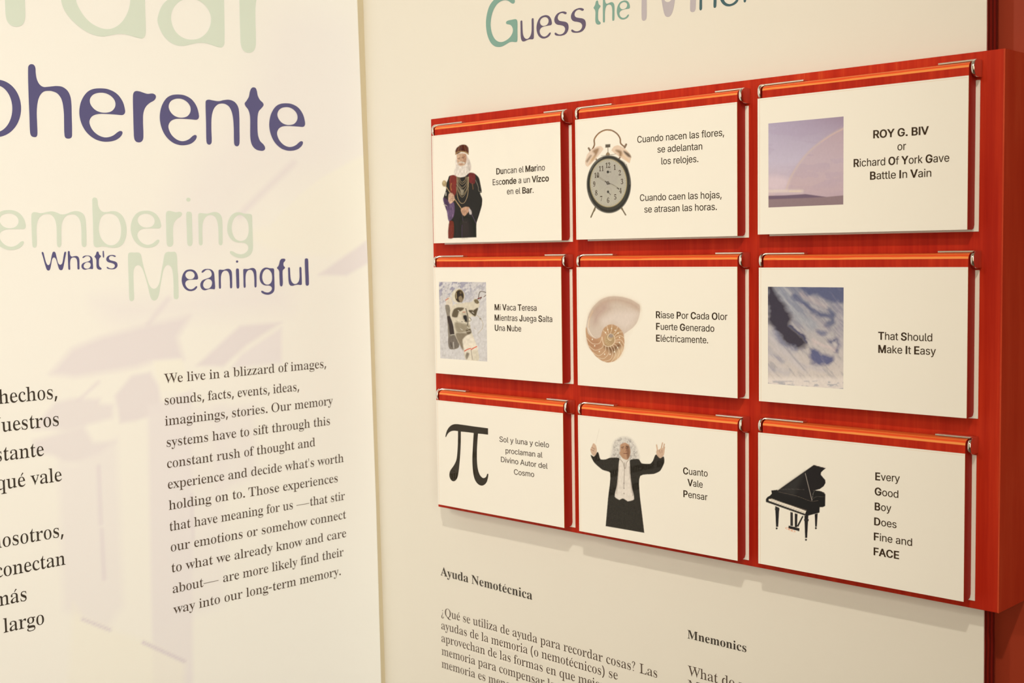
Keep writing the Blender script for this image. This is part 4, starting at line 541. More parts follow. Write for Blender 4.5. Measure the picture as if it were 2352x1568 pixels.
xe = lambda z: XE - .0066 * (z + .675)
wr = struct('wall_right', mesh('wall_right', [(xl(-1.7) , YW, 0), (xe(-1.7), YW, 0), (xe(1.5), YW, 3.2), (xl(1.5), YW, 3.2), (xl(-1.7), YW + .002, 0), (xe(-1.7), YW + .002, 0), (xe(1.5), YW + .002, 3.2), (xl(1.5), YW + .002, 3.2)],
    [(0, 1, 2, 3), (4, 7, 6, 5), (0, 4, 5, 1), (3, 2, 6, 7), (1, 5, 6, 2), (0, 3, 7, 4)], M_WALLR))
# plywood core of the partition: its worn, slightly ragged end shows as dark layers
core = link('plywood_edge', None if False else bpy.data.meshes.new('plywood_edge'), wr)
random.seed(3); zs = np.linspace(0, 3.2, 240); vs = []; fs = []
for z in zs:
    j = random.uniform(-.0004, .0006)
    X_ = xe(z - ZUP)
    vs += [(X_ - .03, YW + .0022, z), (X_ + .0004 + j, YW + .0022, z), (X_ + .0004 + j * .5, YCORE, z), (X_ - .03, YCORE, z)]
for i in range(len(zs) - 1):
    for k in range(4): fs.append((i * 4 + k, i * 4 + (k + 1) % 4, i * 4 + 4 + (k + 1) % 4, i * 4 + 4 + k))
core.data.from_pydata(vs, [], fs); core.data.materials.append(M_PLYE); tag(core, label='dark red layered plywood edge of the partition')
struct('wall_back', boxmesh('wall_back', zb(-.36, 3.5, YBASE, YBASE + .04, -1.70, 1.50), M_BROWN))

# ------------------------------------------------------------------ banner on the left wall
def banner_paint(X, Y):
    base = lin((251, 249, 246)); p = Paint(X, Y, base)
    lav = lin((243, 238, 243)); dk = lin((237, 230, 238)); cr = lin((252, 249, 240)); yel = lin((252, 250, 243))
    z = lambda C, pts: [(C[0] + a / 2.6133, C[1] + b / 2.6133) for a, b in pts]
    A = (0, 0); B = (0, 560); D = (0, 968)
    p.poly(z(A, [(1650, 60), (2150, 120), (2200, 950), (1900, 1060), (1560, 1150), (1440, 1300), (1300, 1500), (1080, 1560), (1000, 1300), (1200, 900), (1500, 500)]), lav, 55, .5)
    p.poly(z(A, [(2200, 950), (1950, 1080), (1700, 1290), (1640, 1360), (1500, 1400), (1650, 1500), (2200, 1500)]), yel, 9, .8)
    p.stroke(z(A, [(1760, 980), (1560, 1170), (1440, 1290)]), 14, dk, 7, .6); p.stroke(z(A, [(2180, 955), (1900, 1105), (1640, 1350)]), 10, yel, 5, .8)
    p.poly(z(B, [(1910, 185), (1910, 185), (2200, -20), (2220, 110), (2080, 190), (2080, 190)]), dk, 5, .8, sm=False)
    p.poly(z(B, [(560, 330), (1000, 330), (1500, 180), (1730, 280), (1730, 400), (1000, 450), (700, 480)]), lav, 30, .6)
    p.poly(z(B, [(430, 630), (600, 560), (880, 485), (1140, 430), (1090, 520), (1065, 560), (1100, 690), (920, 705), (820, 740), (450, 800), (300, 780)]), dk, 10, .85, sm=False)
    p.stroke(z(B, [(1010, 330), (890, 480)]), 12, dk, 5, .6)
    p.poly(z(B, [(920, 705), (1090, 690), (1140, 850), (1140, 880), (960, 880)]), yel, 4, .8, sm=False)
    p.poly(z(B, [(1180, 730), (1440, 490), (1690, 470), (1480, 610), (1430, 655), (1340, 735)]), dk, 6, .85, sm=False)
    p.poly(z(B, [(1445, 665), (1690, 500), (1690, 715), (1390, 745)]), lav, 6, 1, sm=False)
    p.poly(z(B, [(690, 910), (790, 790), (900, 770), (950, 850), (975, 1010), (820, 1060), (720, 1075)]), dk, 6, .8, sm=False)
    p.poly(z(B, [(330, 950), (450, 925), (600, 930), (600, 960), (680, 965), (675, 1045), (400, 1120), (200, 1110)]), dk, 7, .7, sm=False)
    p.stroke(z(B, [(590, 830), (470, 940)]), 8, dk, 4, .6)
    p.poly(z(B, [(200, 1180), (500, 1090), (560, 1190), (690, 1190), (600, 1260), (480, 1310), (380, 1310), (320, 1270), (200, 1250)]), dk, 8, .7, sm=False)
    p.poly(z(B, [(890, 980), (1150, 880), (1160, 3000), (925, 3000)]), lav, 6, .85, sm=False)
    p.poly(z(D, [(890, -100), (1350, -100), (1350, 1100), (930, 1250)]), lav, 14, .45, sm=False)
    p.poly(z(B, [(1290, 980), (1520, 960), (1540, 1400), (1300, 1500)]), lav, 12, .55, sm=False)
    p.poly(z(D, [(350, 250), (450, 260), (540, 200), (700, 100), (740, 1100), (640, 1250), (380, 1130)]), lav, 12, .6, sm=False)
    p.stroke(z(D, [(592, 270), (605, 610)]), 11, dk, 3, .7); p.stroke(z(D, [(610, 650), (625, 940)]), 11, dk, 3, .7)
    p.stroke(z(D, [(1150, 440), (1160, 700)]), 9, dk, 3, .6)
    p.poly(z(D, [(440, 1090), (500, 1180), (660, 1245), (860, 1310), (1110, 1440), (1100, 1700), (400, 1700)]), cr, 10, .6, sm=False)
    dk2 = lin((226, 218, 230)); p.stroke(z(D, [(495, 1185), (660, 1250)]), 6, dk2, 3, .9); p.stroke(z(D, [(860, 1325), (1108, 1438)]), 7, dk2, 3, .95)
    return np.clip(p.C * np.array([.90, .955, 1.03]), 0, .99)
eT = LEFT.uv(820, 0); eB = LEFT.uv(875.5, 1568)
_e = np.array([LEFT.uv(*q) for q in ((875.5, 1568), (864, 1160), (857, 968), (844.6, 600), (835, 365), (820, 0))])
def edge_u(v): return np.interp(v, _e[:, 1], _e[:, 0])
Ub = np.concatenate([np.linspace(-2.3, -.80, 8)[:-1], np.linspace(-.80, 0, 230)]); Vb = np.concatenate([np.linspace(-1.45, -1.10, 4)[:-1], np.linspace(-1.10, .32, 400), np.linspace(.32, 1.25, 6)[1:]])
def bP(uv):
    u = uv[:, 0]; e = edge_u(uv[:, 1]); w = np.where(u > -.8, (u + .8) / .8 * (e + .8) - .8, u)
    return LEFT.P(np.stack([w, uv[:, 1]], 1), 0.0)
ban = link('wall_banner', grid_mesh('wall_banner', Ub, Vb, bP, banner_paint, M_BANNER, (0, 0, -ZUP)))
tag(ban, 'large cream printed text banner with pale green and navy words covering the left wall', 'banner')
# its thickness
eb = [(-2.3, -1.45), (edge_u(-1.45), -1.45), (edge_u(1.25), 1.25), (-2.3, 1.25)]
bf = LEFT.P(np.array(eb), -.0001) + np.array([0, 0, ZUP]); bk = LEFT.P(np.array(eb), -.0028) + np.array([0, 0, ZUP])
M_BACK = mat('banner_backing', (.70, .66, .55), .6)
link('backing_sheet', mesh('backing_sheet', list(bf) + list(bk), [(0, 1, 2, 3), (4, 7, 6, 5), (0, 4, 5, 1), (1, 5, 6, 2), (2, 6, 7, 3), (3, 7, 4, 0)], M_BACK), ban)
def bword(parts, m, lab):
    o = link('heading_word', word_mesh('heading_word', LEFT, parts, m, .0004), ban); tag(o, label=lab)
bword([place('r', C1, (33, 100), (311, -200), None, (110, 162)), place('D'), place('A'), place('r', C1, (1437, 100), (1655, -200), None, (1500, 318))], I_PALE, 'huge pale green cropped letters at the top')
bword([place('o'), place('h'), place('e'), place('r'), place('e', C1, (958, 705), (1194, 700), (1065, 566), (1095, 872)), place('n'), place('t'), place('e', C1, (1615, 750), (1831, 745), (1715, 619), (1735, 905))], I_NAVY, 'navy word ending in oherente')
bword([place('e', C1, (-50, 1370), (155, 1370), (50, 1260), (65, 1500)), place('m'), place('b'), place('e', C1, (784, 1385), (967, 1360), (880, 1264), (885, 1487)), place('r', C1, (996, 1380), (1092, 1285), (1020, 1265), (1022, 1480)), place('i'), place('n', C1, (1189, 1370), (1337, 1400), (1290, 1272), (1205, 1473)), place('g')], I_PALE, 'pale green word ending in embering')
bword([place('W'), place('h', C3, (494, 240), (669, 300), (508, 106), (518, 388)), place('a', C3, (697, 330), (871, 300), (785, 173), (750, 387)), place('t', C3, (893, 187), (1000, 375), (935, 114), (970, 387)), place("'"), place('s')], I_NAVY, "navy word What's")
bword([place('M')], I_PALE, 'large pale green letter M')
bword([place('e', C4, (121, 440), (391, 420), (255, 274), (260, 630)), place('a'), place('n', C4, (720, 300), (954, 560), (885, 263), (745, 592)), place('i', C4, (1008, 300), (1070, 560), (1030, 127), (1045, 588)), place('n', C4, (1125, 300), (1353, 540), (1285, 250), (1148, 577)), place('g', C4, (1395, 380), (1643, 500), (1490, 244), (1525, 690)), place('f'), place('u'), place('l')], I_NAVY, 'navy letters eaningful')
EN = [("We live in a blizzard of images,", (376.9, 880.5), (748.9, 844)), ("sounds, facts, events, ideas,", (378, 929.8), (686.9, 897)), ("imaginings, stories. Our memory", (378.8, 977.5), (764.5, 929)), ("systems have to sift through this", (382.6, 1026.3), (757.7, 975.2)),
      ("constant rush of thought and", (383.8, 1074.9), (724, 1024.2)), ("experience and decide what's worth", (385.7, 1122.6), (789.4, 1060.5)), ("holding on to. Those experiences", (387.6, 1171), (775.6, 1106.5)), ("that have meaning for us \u2014that stir", (389.5, 1219.4), (792.1, 1147.1)),
      ("our emotions or somehow connect", (392.2, 1266.7), (795.2, 1190)), ("to what we already know and care", (394.1, 1314.5), (795.2, 1232.6)), ("about\u2014 are more likely find their", (396.8, 1362.3), (789, 1276)), ("way into our long-term memory.", (398, 1410), (782.5, 1319.8))]
sxs = [line_between(LEFT, t, 'R', a, b, 1)[1] for t, a, b in EN]; SE = float(np.mean(sxs)); print('serif sx', [round(s, 4) for s in sxs])
for t, a, b in EN:
    it, _ = line_between(LEFT, t, 'R', a, b, SE * .90)
    link('text_line', text_mesh('text_line', LEFT, [it], I_TXTB, .0004), ban)
SS = line_between(LEFT, "largo", 'R', (4.6, 1454), (101.4, 1432.9), 1)[1]; print('spanish sx', SS)
for t, a in [("Vivimos en una tormenta de sonidos, hechos,", (131.6, 914.6)), ("ideas, sucesos e historias. Nuestros", (135, 977)), ("recuerdos filtran este flujo constante", (101, 1046)), ("de ideas y deciden qu\u00e9 vale", (142, 1104)),
             ("la pena guardar. Lo que tiene", (-30, 1195)), ("sentido especial para nosotros,", (145.8, 1231.5)), ("lo que nos emociona o se conectan", (150.4, 1296)), ("con lo que ya sabemos, dura m\u00e1s", (61.2, 1378.4)), ("en nuestra memoria a largo", (101.4, 1432))]:
    it = line_anchor(LEFT, t, 'R', a, SS * .965, SS * .985, True)
    link('text_line', text_mesh('text_line', LEFT, [it], I_TXTD, .0004), ban)

# ------------------------------------------------------------------ print on the right wall
def rword(parts, m, lab):
    o = link('heading_word', word_mesh('heading_word', RIGHT, parts, m, .0003), wr); tag(o, label=lab)
rword([place('G')], I_TEAL, 'large teal capital G')
rword([place('u', C5, (625, 400), (825, 400), (808, 272), (672, 623)), place('e', C5, (865, 430), (1097, 350), (1000, 226), (975, 580)), place('s', C5, (1132, 290), (1348, 410), (1265, 170), (1215, 541)), place('s', C5, (1382, 240), (1606, 350), (1515, 119), (1465, 495))], I_PLUM, 'plum letters uess')
rword([place('t', C5, (1722, 115), (1829, 345), (1770, 8), (1795, 370)), place('h', C5, (1860, 100), (2037, 200), (1875, -51), (1878, 338)), place('e', C5, (2070, 150), (2268, 110), (2195, 5), (2155, 295))], I_TEAL, 'teal word the')
rword([place('M', C6, (433, 50), (1170, 50), None, (465, 285))], I_LAV, 'large lavender capital M')
rword([place('n', C6, (1215, 50), (1450, 50), None, (1235, 140)), place('e', C6, (1485, -100), (1765, -100), None, (1610, 88)), place('m', C6, (1812, 0), (2263, -50), None, (1835, 32))], I_DTEAL, 'dark teal letters nem')
it, sb = line_between(RIGHT, "Ayuda Nemot\u00e9cnica", 'B', (1012.3, 1320.3), (1222.8, 1377.2), 1); it = it[:4] + (sb * .86,) + it[5:]
link('text_heading', text_mesh('text_heading', RIGHT, [it], I_TXTD, .0003), wr)
it, sb2 = line_between(RIGHT, "Mnemonics", 'B', (1579.3, 1465.1), (1714.5, 1497.5), 1); it = it[:4] + (sb2 * .90,) + it[5:]
link('text_heading', text_mesh('text_heading', RIGHT, [it], I_TXTD, .0003), wr)
it, s1 = line_between(RIGHT, "\u00bfQu\u00e9 se utiliza de ayuda para recordar cosas? Las", 'R', (1014, 1412.9), (1509.7, 1556.3), 1); it = it[:4] + (s1 * .93,) + it[5:]
print('right sx', sb, sb2, s1)
link('text_line', text_mesh('text_line', RIGHT, [it], I_TXTB, .0003), wr)
for t, a in [("ayudas de la memoria (o nemot\u00e9cnicos) se", (1014, 1444)), ("aprovechan de las formas en que mejor", (1014.3, 1473)), ("memoria para compensar las que la", (1014.8, 1502.7)), ("memoria es menos capaz de retener", (1014.8, 1532)), ("What do you use to help", (1580.1, 1550.1)), ("Memory aids take advantage", (1580.1, 1583))]:
    link('text_line', text_mesh('text_line', RIGHT, [line_anchor(RIGHT, t, 'R', a, s1, s1 * .93)], I_TXTB, .0003), wr)

# ------------------------------------------------------------------ the red board
W_, H_ = .2995, .1850
PXZ = {(0, 0): (.0018, -.0017), (1, 0): (.3326, -.0011), (2, 0): (.6658, .0003), (0, 1): (-.0001, -.2285), (1, 1): (.3322, -.2289), (2, 1): (.6674, -.2302), (0, 2): (.0001, -.4609), (1, 2): (.3316, -.4612), (2, 2): (.6659, -.4592)}
BX0, BX1, BZ0, BZ1 = -.0242, 1.0003, -.6568, .0305
board = empty('mounting_board', (.488, YW, BZ0 + ZUP))
tag(board, 'wide red stained plywood board fixed to the white right wall behind nine flip panels', 'board')
def bl(name, me, **kw):
    o = link(name, me, board); o.matrix_parent_inverse = Matrix.Translation((-.488, -YW, -(BZ0 + ZUP))); tag(o, **kw); return o
me = boxmesh('board_face', zb(BX0, BX1 - .0018, YB, YW, BZ0, BZ1), M_RED, .0008)
bl('board_face', me)
_v, _f = box(*zb(BX1 - .0018, BX1, YB + .0001, YBASE, BZ0 + .0002, BZ1 - .0002)); _v2, _f2 = box(*zb(XE + .0015, BX1 - .0018, YW, YBASE, BZ0 + .0003, BZ1 - .0003))
bl('side_return', mesh('side_return', _v + _v2, _f + [tuple(i + 8 for i in q) for q in _f2], M_SIDE), label='red right side of the board with brownish sheen painted in')
plate = boxmesh('answer_plate', (.0052, .3044, .0206, .0220, -.1874, -.004), M_PLATE, .0004)
# hinge brackets: a D shaped ear standing off the board and a thin leaf lying over the panel's top
def ear_prof():
    P = [(.0218, -.0014)]
    for i in range(9): a = math.pi / 2 * i / 8; P.append((.0090 - .0100 * math.sin(a), .0085 - .0099 * math.cos(a)))
    for i in range(1, 9): a = math.pi / 2 * i / 8; P.append((.0090 - .0100 * math.cos(a), .0105 + .0095 * math.sin(a)))
    P.append((.0218, .0200)); return P
def bracket(side):
    if side < 0: xe = (.0002, .0045); lf = (.0045, .066)
    else: xe = (.3028, .3068); lf = (.2560, .3030)
    me = mesh('hinge_bracket', *extrude_x(ear_prof(), *xe), M_STEEL); bevel_mesh(me, .0009, 3, 50); me.shade_smooth()
    return me, mesh('hinge_leaf', *box(lf[0], lf[1], .0090, .0185, .0178, .0200), M_STEEL2)
br = {s: bracket(s) for s in (-1, 1)}
for s in br: bevel_mesh(br[s][1], .0004)

# ------------------------------------------------------------------ flip panel parts
def block():
    f_, zt, r = .0013, .0172, .0070
    low = [(f_, -H_), (f_, -.0003), (.0203, -.0003), (.0203, -H_ + .006), (.0183, -H_ + .0015), (.0143, -H_)]
    up = [(f_, -.0003), (f_, zt - r)] + [(f_ + .0085 * (1 - math.cos(math.pi / 2 * i / 8)), zt - r + r * math.sin(math.pi / 2 * i / 8)) for i in range(1, 9)] + [(.0183, zt), (.0203, zt - .0015), (.0203, -.0003)]
    v1, f1 = extrude_x(low, .0006, W_ - .0002); v2, f2 = extrude_x(up, .0066, W_ - .0004)
    k = len(v1); F = f1 + [tuple(i + k for i in f) for f in f2]; mi = []
    V = v1 + v2
    for f in F:
        P = [V[i] for i in f]; ys = [p[1] for p in P]; xs = [p[0] for p in P]; zs = [p[2] for p in P]
        if max(xs) - min(xs) < 1e-6: mi.append(2)
        elif max(ys) - min(ys) < 1e-6 and ys[0] < .002: mi.append(0)
        elif min(zs) >= zt - r - .0001: mi.append(1)
        else: mi.append(2)
    return mesh('wood_block', V, F, [M_RED, M_PLYT, M_PLYS], mi)
BLOCK = block()
COVER = mesh('acrylic_cover', *box(0, W_, 0, .0012, -H_, 0), [M_CARD, M_CARDE], [1, 1, 0, 1, 1, 1])
def strips():
    V, F = [], []
    for x0, x1, z0, z1 in ((.0030, .0034, -H_ + .0005, -.0005), (.0034, W_ - .0015, -.0024, -.0021)):
        v, f = box(x0, x1, -.00005, .0001, z0, z1); k = len(V); V += v; F += [tuple(i + k for i in q) for q in f]
    return mesh('sheet_edge_line', V, F, M_CARDL)
LINE = strips()
# ------------------------------------------------------------------ pictures, in the pixels of the photograph mapped onto each card
def Z(ox, oy, s): return lambda pts: [(ox + a / s, oy + b / s) for a, b in pts]
WH = {0: (246, 232, 209), 1: (241, 223, 196), 2: (229, 207, 174)}
def alb(col): return lambda c: np.clip(lin(c) / lin(WH[col]) - {0: .028, 1: .024, 2: .014}[col] * np.array([1, .9, .7]), .002, 1) * .80 * np.array([1, .975, .90])
def king(p, c, s=5.227):
    z = Z(985, 270, s); q = lambda pts, k, soft=.5, a=1, sm=True: p.poly(z(pts), c(k), soft, a, sm); st = lambda pts, w, k, a=1: p.stroke(z(pts), w / s, c(k), .35, a)
    q([(245,700),(300,690),(330,705),(380,715),(440,700),(480,665),(550,672),(600,720),(630,850),(635,900),(615,905),(642,975),(635,1060),(600,1180),(572,1270),(572,1435),(570,1437),(235,1447),(233,1445),(245,1250),(215,1120),(175,1000),(175,960),(205,870),(210,790),(230,740)], (44, 37, 28))
    q([(380,1250),(470,1240),(480,1430),(380,1435)], (66, 52, 46), 4, .5)
    q([(262,698),(328,692),(330,800),(325,900),(305,945),(285,920),(255,880),(250,760)], (126, 50, 38), 1); st([(270,790),(262,830),(270,870)], 10, (165, 110, 60)); st([(250,760),(262,700)], 8, (160, 80, 60), .6)
    q([(480,665),(550,672),(555,780),(530,800),(484,770)], (112, 44, 38), 1); st([(520,790),(528,830),(530,860)], 9, (120, 85, 55))
    q([(175,960),(235,1000),(300,1020),(310,1120),(290,1200),(240,1243),(215,1120),(180,1020)], (104, 80, 108), 1); q([(180,965),(235,1000),(240,1100),(215,1110)], (72, 48, 72), 2, .8)
    st([(178,1040),(215,1058)], 8, (190, 170, 160)); st([(225,1060),(235,1180),(250,1240)], 10, (120, 96, 130), .8); st([(250,1030),(290,1100),(285,1190)], 14, (128, 100, 130), .7)
    q([(246,1240),(296,1250),(292,1445),(234,1447)], (120, 52, 36), 1); st([(400,1290),(398,1435)], 7, (78, 58, 80)); st([(500,1140),(540,1210),(570,1275)], 6, (95, 75, 95)); st([(400,1170),(410,1240)], 5, (85, 65, 80))
    st([(560,750),(590,820),(600,880),(632,890)], 6, (140, 130, 115), .8); st([(605,730),(625,850)], 4, (110, 100, 85), .7); st([(205,900),(205,935)], 12, (190, 180, 165), .8)
    for k, (d, w) in enumerate([(60, 70), (85, 95), (125, 115), (165, 130), (215, 138), (240, 140)]):
        st([(405 - w * .5, 715), (405 - w * .42, 715 + d * .6), (400, 715 + d), (405 + w * .40, 715 + d * .6), (410 + w * .48, 712)], 5, (160, 138, 105), .9)
    q([(335,800),(370,850),(395,930),(420,880),(400,860),(350,820)], (170, 155, 130), 2, .7)
    st([(332,830),(345,950),(370,1010),(405,1030),(440,1000),(470,900),(478,715)], 6, (165, 140, 105))
    q([(345,440),(400,425),(450,435),(482,500),(500,560),(508,610),(490,652),(462,680),(430,706),(380,714),(330,700),(300,680),(312,620),(330,560),(330,490)], (226, 212, 200), 1.5)
    q([(455,470),(500,560),(506,620),(485,640),(465,560)], (196, 178, 168), 2, .8)
    q([(338,440),(400,428),(445,438),(452,500),(432,565),(385,582),(348,560),(334,490)], (206, 168, 138), 1.2)
    q([(410,440),(445,440),(450,520),(425,560),(405,500)], (172, 128, 100), 2, .8)
    st([(345,492),(370,484)], 8, (130, 95, 75)); st([(400,480),(430,470)], 8, (120, 85, 68)); st([(388,480),(384,520)], 8, (185, 140, 112)); st([(358,500),(366,498)], 5, (60, 45, 40)); st([(406,492),(416,490)], 5, (60, 45, 40))
    st([(355,548),(385,535),(425,545)], 16, (215, 198, 182)); st([(372,562),(398,560)], 6, (150, 95, 80)); st([(330,470),(325,560),(335,600)], 14, (225, 210, 198), .9)
    q([(320,395),(335,362),(375,332),(410,322),(450,330),(475,362),(474,435),(430,418),(390,412),(330,440)], (94, 54, 38), .8); st([(370,335),(350,400)], 6, (140, 95, 60)); st([(425,328),(440,405)], 6, (135, 95, 62)); st([(395,370),(400,400)], 10, (60, 32, 28))
    st([(323,440),(345,415),(400,405),(450,418),(474,440)], 13, (158, 122, 78)); st([(320,400),(322,435)], 9, (150, 115, 80))
    st([(200,822),(390,1092)], 8, (192, 160, 116)); p.ell(*z([(186, 790)])[0], 27 / s, 38 / s, c((176, 150, 108)), .8); p.ell(*z([(180, 780)])[0], 10 / s, 14 / s, c((205, 182, 140)), .8)
    q([(240,915),(275,905),(302,935),(308,985),(280,1020),(255,1032),(235,1000)], (208, 168, 140), .8)
    for y in (945, 968, 992): st([(268, y), (305, y + 8)], 4, (150, 108, 88))
    q([(384,1098),(440,1070),(485,1078),(490,1110),(460,1150),(430,1180),(405,1165)], (196, 152, 122), .8)
    for k in range(3): st([(400 + k * 22, 1110 + k * 3), (415 + k * 20, 1150)], 4, (140, 98, 78))
    q([(480,1090),(510,1120),(512,1160),(490,1160)], (196, 182, 176), 1)
def clock(p, c, s=5.2275):
    z = Z(1320, 270, s); q = lambda pts, k, soft=.5, a=1, sm=True: p.poly(z(pts), c(k), soft, a, sm); st = lambda pts, w, k, a=1: p.stroke(z(pts), w / s, c(k), .4, a)
    e = lambda cx, cy, rx, ry, k, soft=.5, a=1, ring=None: p.ell(*z([(cx, cy)])[0], rx / s, ry / s, c(k), soft, a, 0, ring)
    st([(248,1075),(195,1195)], 16, (108, 90, 64)); st([(240,1100),(232,1118)], 22, (120, 100, 72)); st([(552,1068),(612,1168)], 16, (108, 90, 64)); st([(562,1085),(572,1102)], 22, (120, 100, 72))
    st([(205,392),(236,330),(236,262),(280,197),(340,158),(395,148),(450,156),(510,196),(545,252),(553,310),(600,352)], 17, (128, 92, 62)); st([(240,262),(282,203),(342,164),(395,154),(450,162)], 6, (196, 152, 112), .8)
    st([(168,368),(192,406)], 24, (132, 106, 84)); st([(618,322),(600,358)], 24, (132, 106, 84)); st([(240,480),(275,520)], 20, (165, 130, 100)); st([(545,478),(525,500)], 18, (130, 100, 80))
    q([(125,530),(150,445),(200,387),(265,348),(315,342),(345,382),(160,590),(132,570)], (226, 196, 170)); q([(215,400),(290,370),(250,470),(200,520),(240,440)], (150, 112, 78), 2.5, .9); q([(135,520),(190,450),(205,455),(150,540)], (126, 98, 72), 2, .8); q([(200,500),(250,460),(170,570)], (215, 172, 125), 2, .7)
    q([(443,398),(470,348),(520,332),(600,370),(655,425),(680,470),(658,548),(655,547)], (224, 192, 164)); q([(490,390),(560,400),(570,450),(540,470),(530,430)], (140, 104, 72), 2.5, .9); q([(585,400),(650,430),(676,475),(640,470)], (88, 70, 54), 2, .9); q([(560,440),(640,500),(655,535)], (222, 180, 134), 2, .7)
    q([(368,322),(428,318),(428,318),(428,356),(368,362),(368,362)], (98, 84, 68), .5, 1, False); st([(399,360),(400,425)], 8, (140, 118, 92)); q([(372,450),(398,412),(424,448)], (150, 122, 90)); st([(318,457),(400,450),(495,436)], 5, (112, 92, 70))
    e(410, 800, 266, 346, (66, 60, 48)); e(410, 800, 262, 342, (120, 112, 100), .7, .55, 1.0); e(412, 800, 245, 322, (38, 34, 28), 1.5, .8, 1.2)
    st([(190,640),(250,540),(330,480)], 12, (120, 110, 96), .7); st([(620,560),(655,680),(662,800)], 10, (100, 92, 80), .7); st([(170,900),(220,1020),(300,1100)], 9, (105, 96, 82), .6)
    q([(560,520),(600,540),(640,640),(600,580)], (30, 27, 24), 2, .8); q([(185,660),(240,560),(262,560),(205,670)], (30, 27, 24), 2, .7)
    e(405, 785, 222, 290, (172, 152, 108)); e(404, 785, 213, 281, (182, 170, 150)); e(404, 700, 150, 160, (172, 160, 146), 12, .6)
    for k in range(60):
        a = k * math.pi / 30; x = 404 + 200 * math.sin(a); y = 785 - 266 * math.cos(a); st([(x, y), (404 + 206 * math.sin(a), 785 - 274 * math.cos(a))], 3, (140, 120, 90), .8)
    e(398, 652, 42, 55, (165, 150, 130), .6, .7, .3); e(400, 890, 42, 55, (165, 150, 130), .6, .7, .3)
    e(398, 652, 14, 16, (30, 28, 26)); st([(398, 652), (435, 652)], 6, (50, 45, 40)); e(400, 890, 13, 16, (70, 62, 52)); st([(400, 892), (430, 925)], 7, (50, 45, 40))
    st([(398,785),(330,742),(270,700)], 13, (80, 70, 56)); st([(360,762),(330,742),(285,712)], 6, (200, 186, 160)); st([(398,785),(460,812),(530,856)], 14, (80, 70, 56)); st([(430,800),(465,818),(505,840)], 7, (200, 186, 160))
    e(398, 785, 17, 21, (70, 62, 54)); e(398, 783, 6, 8, (150, 135, 115))
def rainbow(p, c, s=4.704):
    z = Z(1740, 220, s); st = lambda pts, w, k, a=1, soft=.5: p.stroke(z(pts), w / s, c(k), soft, a)
    t = np.clip((p.Y - 270) / 200, 0, 1)[:, None]; x = np.clip((p.X - 1765) / 172, 0, 1)[:, None]
    top = c((166, 146, 156)) * (1 - x) + c((152, 126, 134)) * x; mid = c((184, 164, 168)); low = c((190, 156, 148))
    p.C = np.where(t < .5, top * (1 - 2 * t) + mid * 2 * t, mid * (2 - 2 * t) + low * (2 * t - 1))
    p.poly(z([(932,350),(800,420),(680,500),(560,600),(470,700),(400,800),(345,900),(315,1010),(480,1050),(930,1080)]), c((184, 150, 142)), 6, .6)
    p.mix(.35 * (p.noise(60, 16, 5) > .5) * p.noise(50, 14, 7), c((160, 136, 148)))
    p.poly(z([(115,870),(330,900),(300,1010),(115,1010)]), c((208, 178, 172)), 7, .7)
    st([(932,350),(800,418),(680,500),(560,602),(470,705),(400,810),(345,910),(312,1010)], 15, (200, 168, 144), .6, 2.0); st([(925,358),(800,425),(690,500)], 7, (212, 162, 140), .5, 1.0)
    st([(118,1030),(300,1028),(480,1030)], 22, (220, 194, 168), .75, 3.5); st([(350,1032),(460,1030)], 8, (226, 196, 140), .5, 2)
    p.poly(z([(105,1080),(300,1075),(520,1062),(740,1092),(935,1074),(935,1240),(105,1240)]), c((136, 108, 104)), .8, 1, False)
    p.poly(z([(105,1082),(300,1076),(520,1062),(660,1082),(740,1092),(500,1104),(105,1118)]), c((104, 80, 92)), 1.2, .9, False)
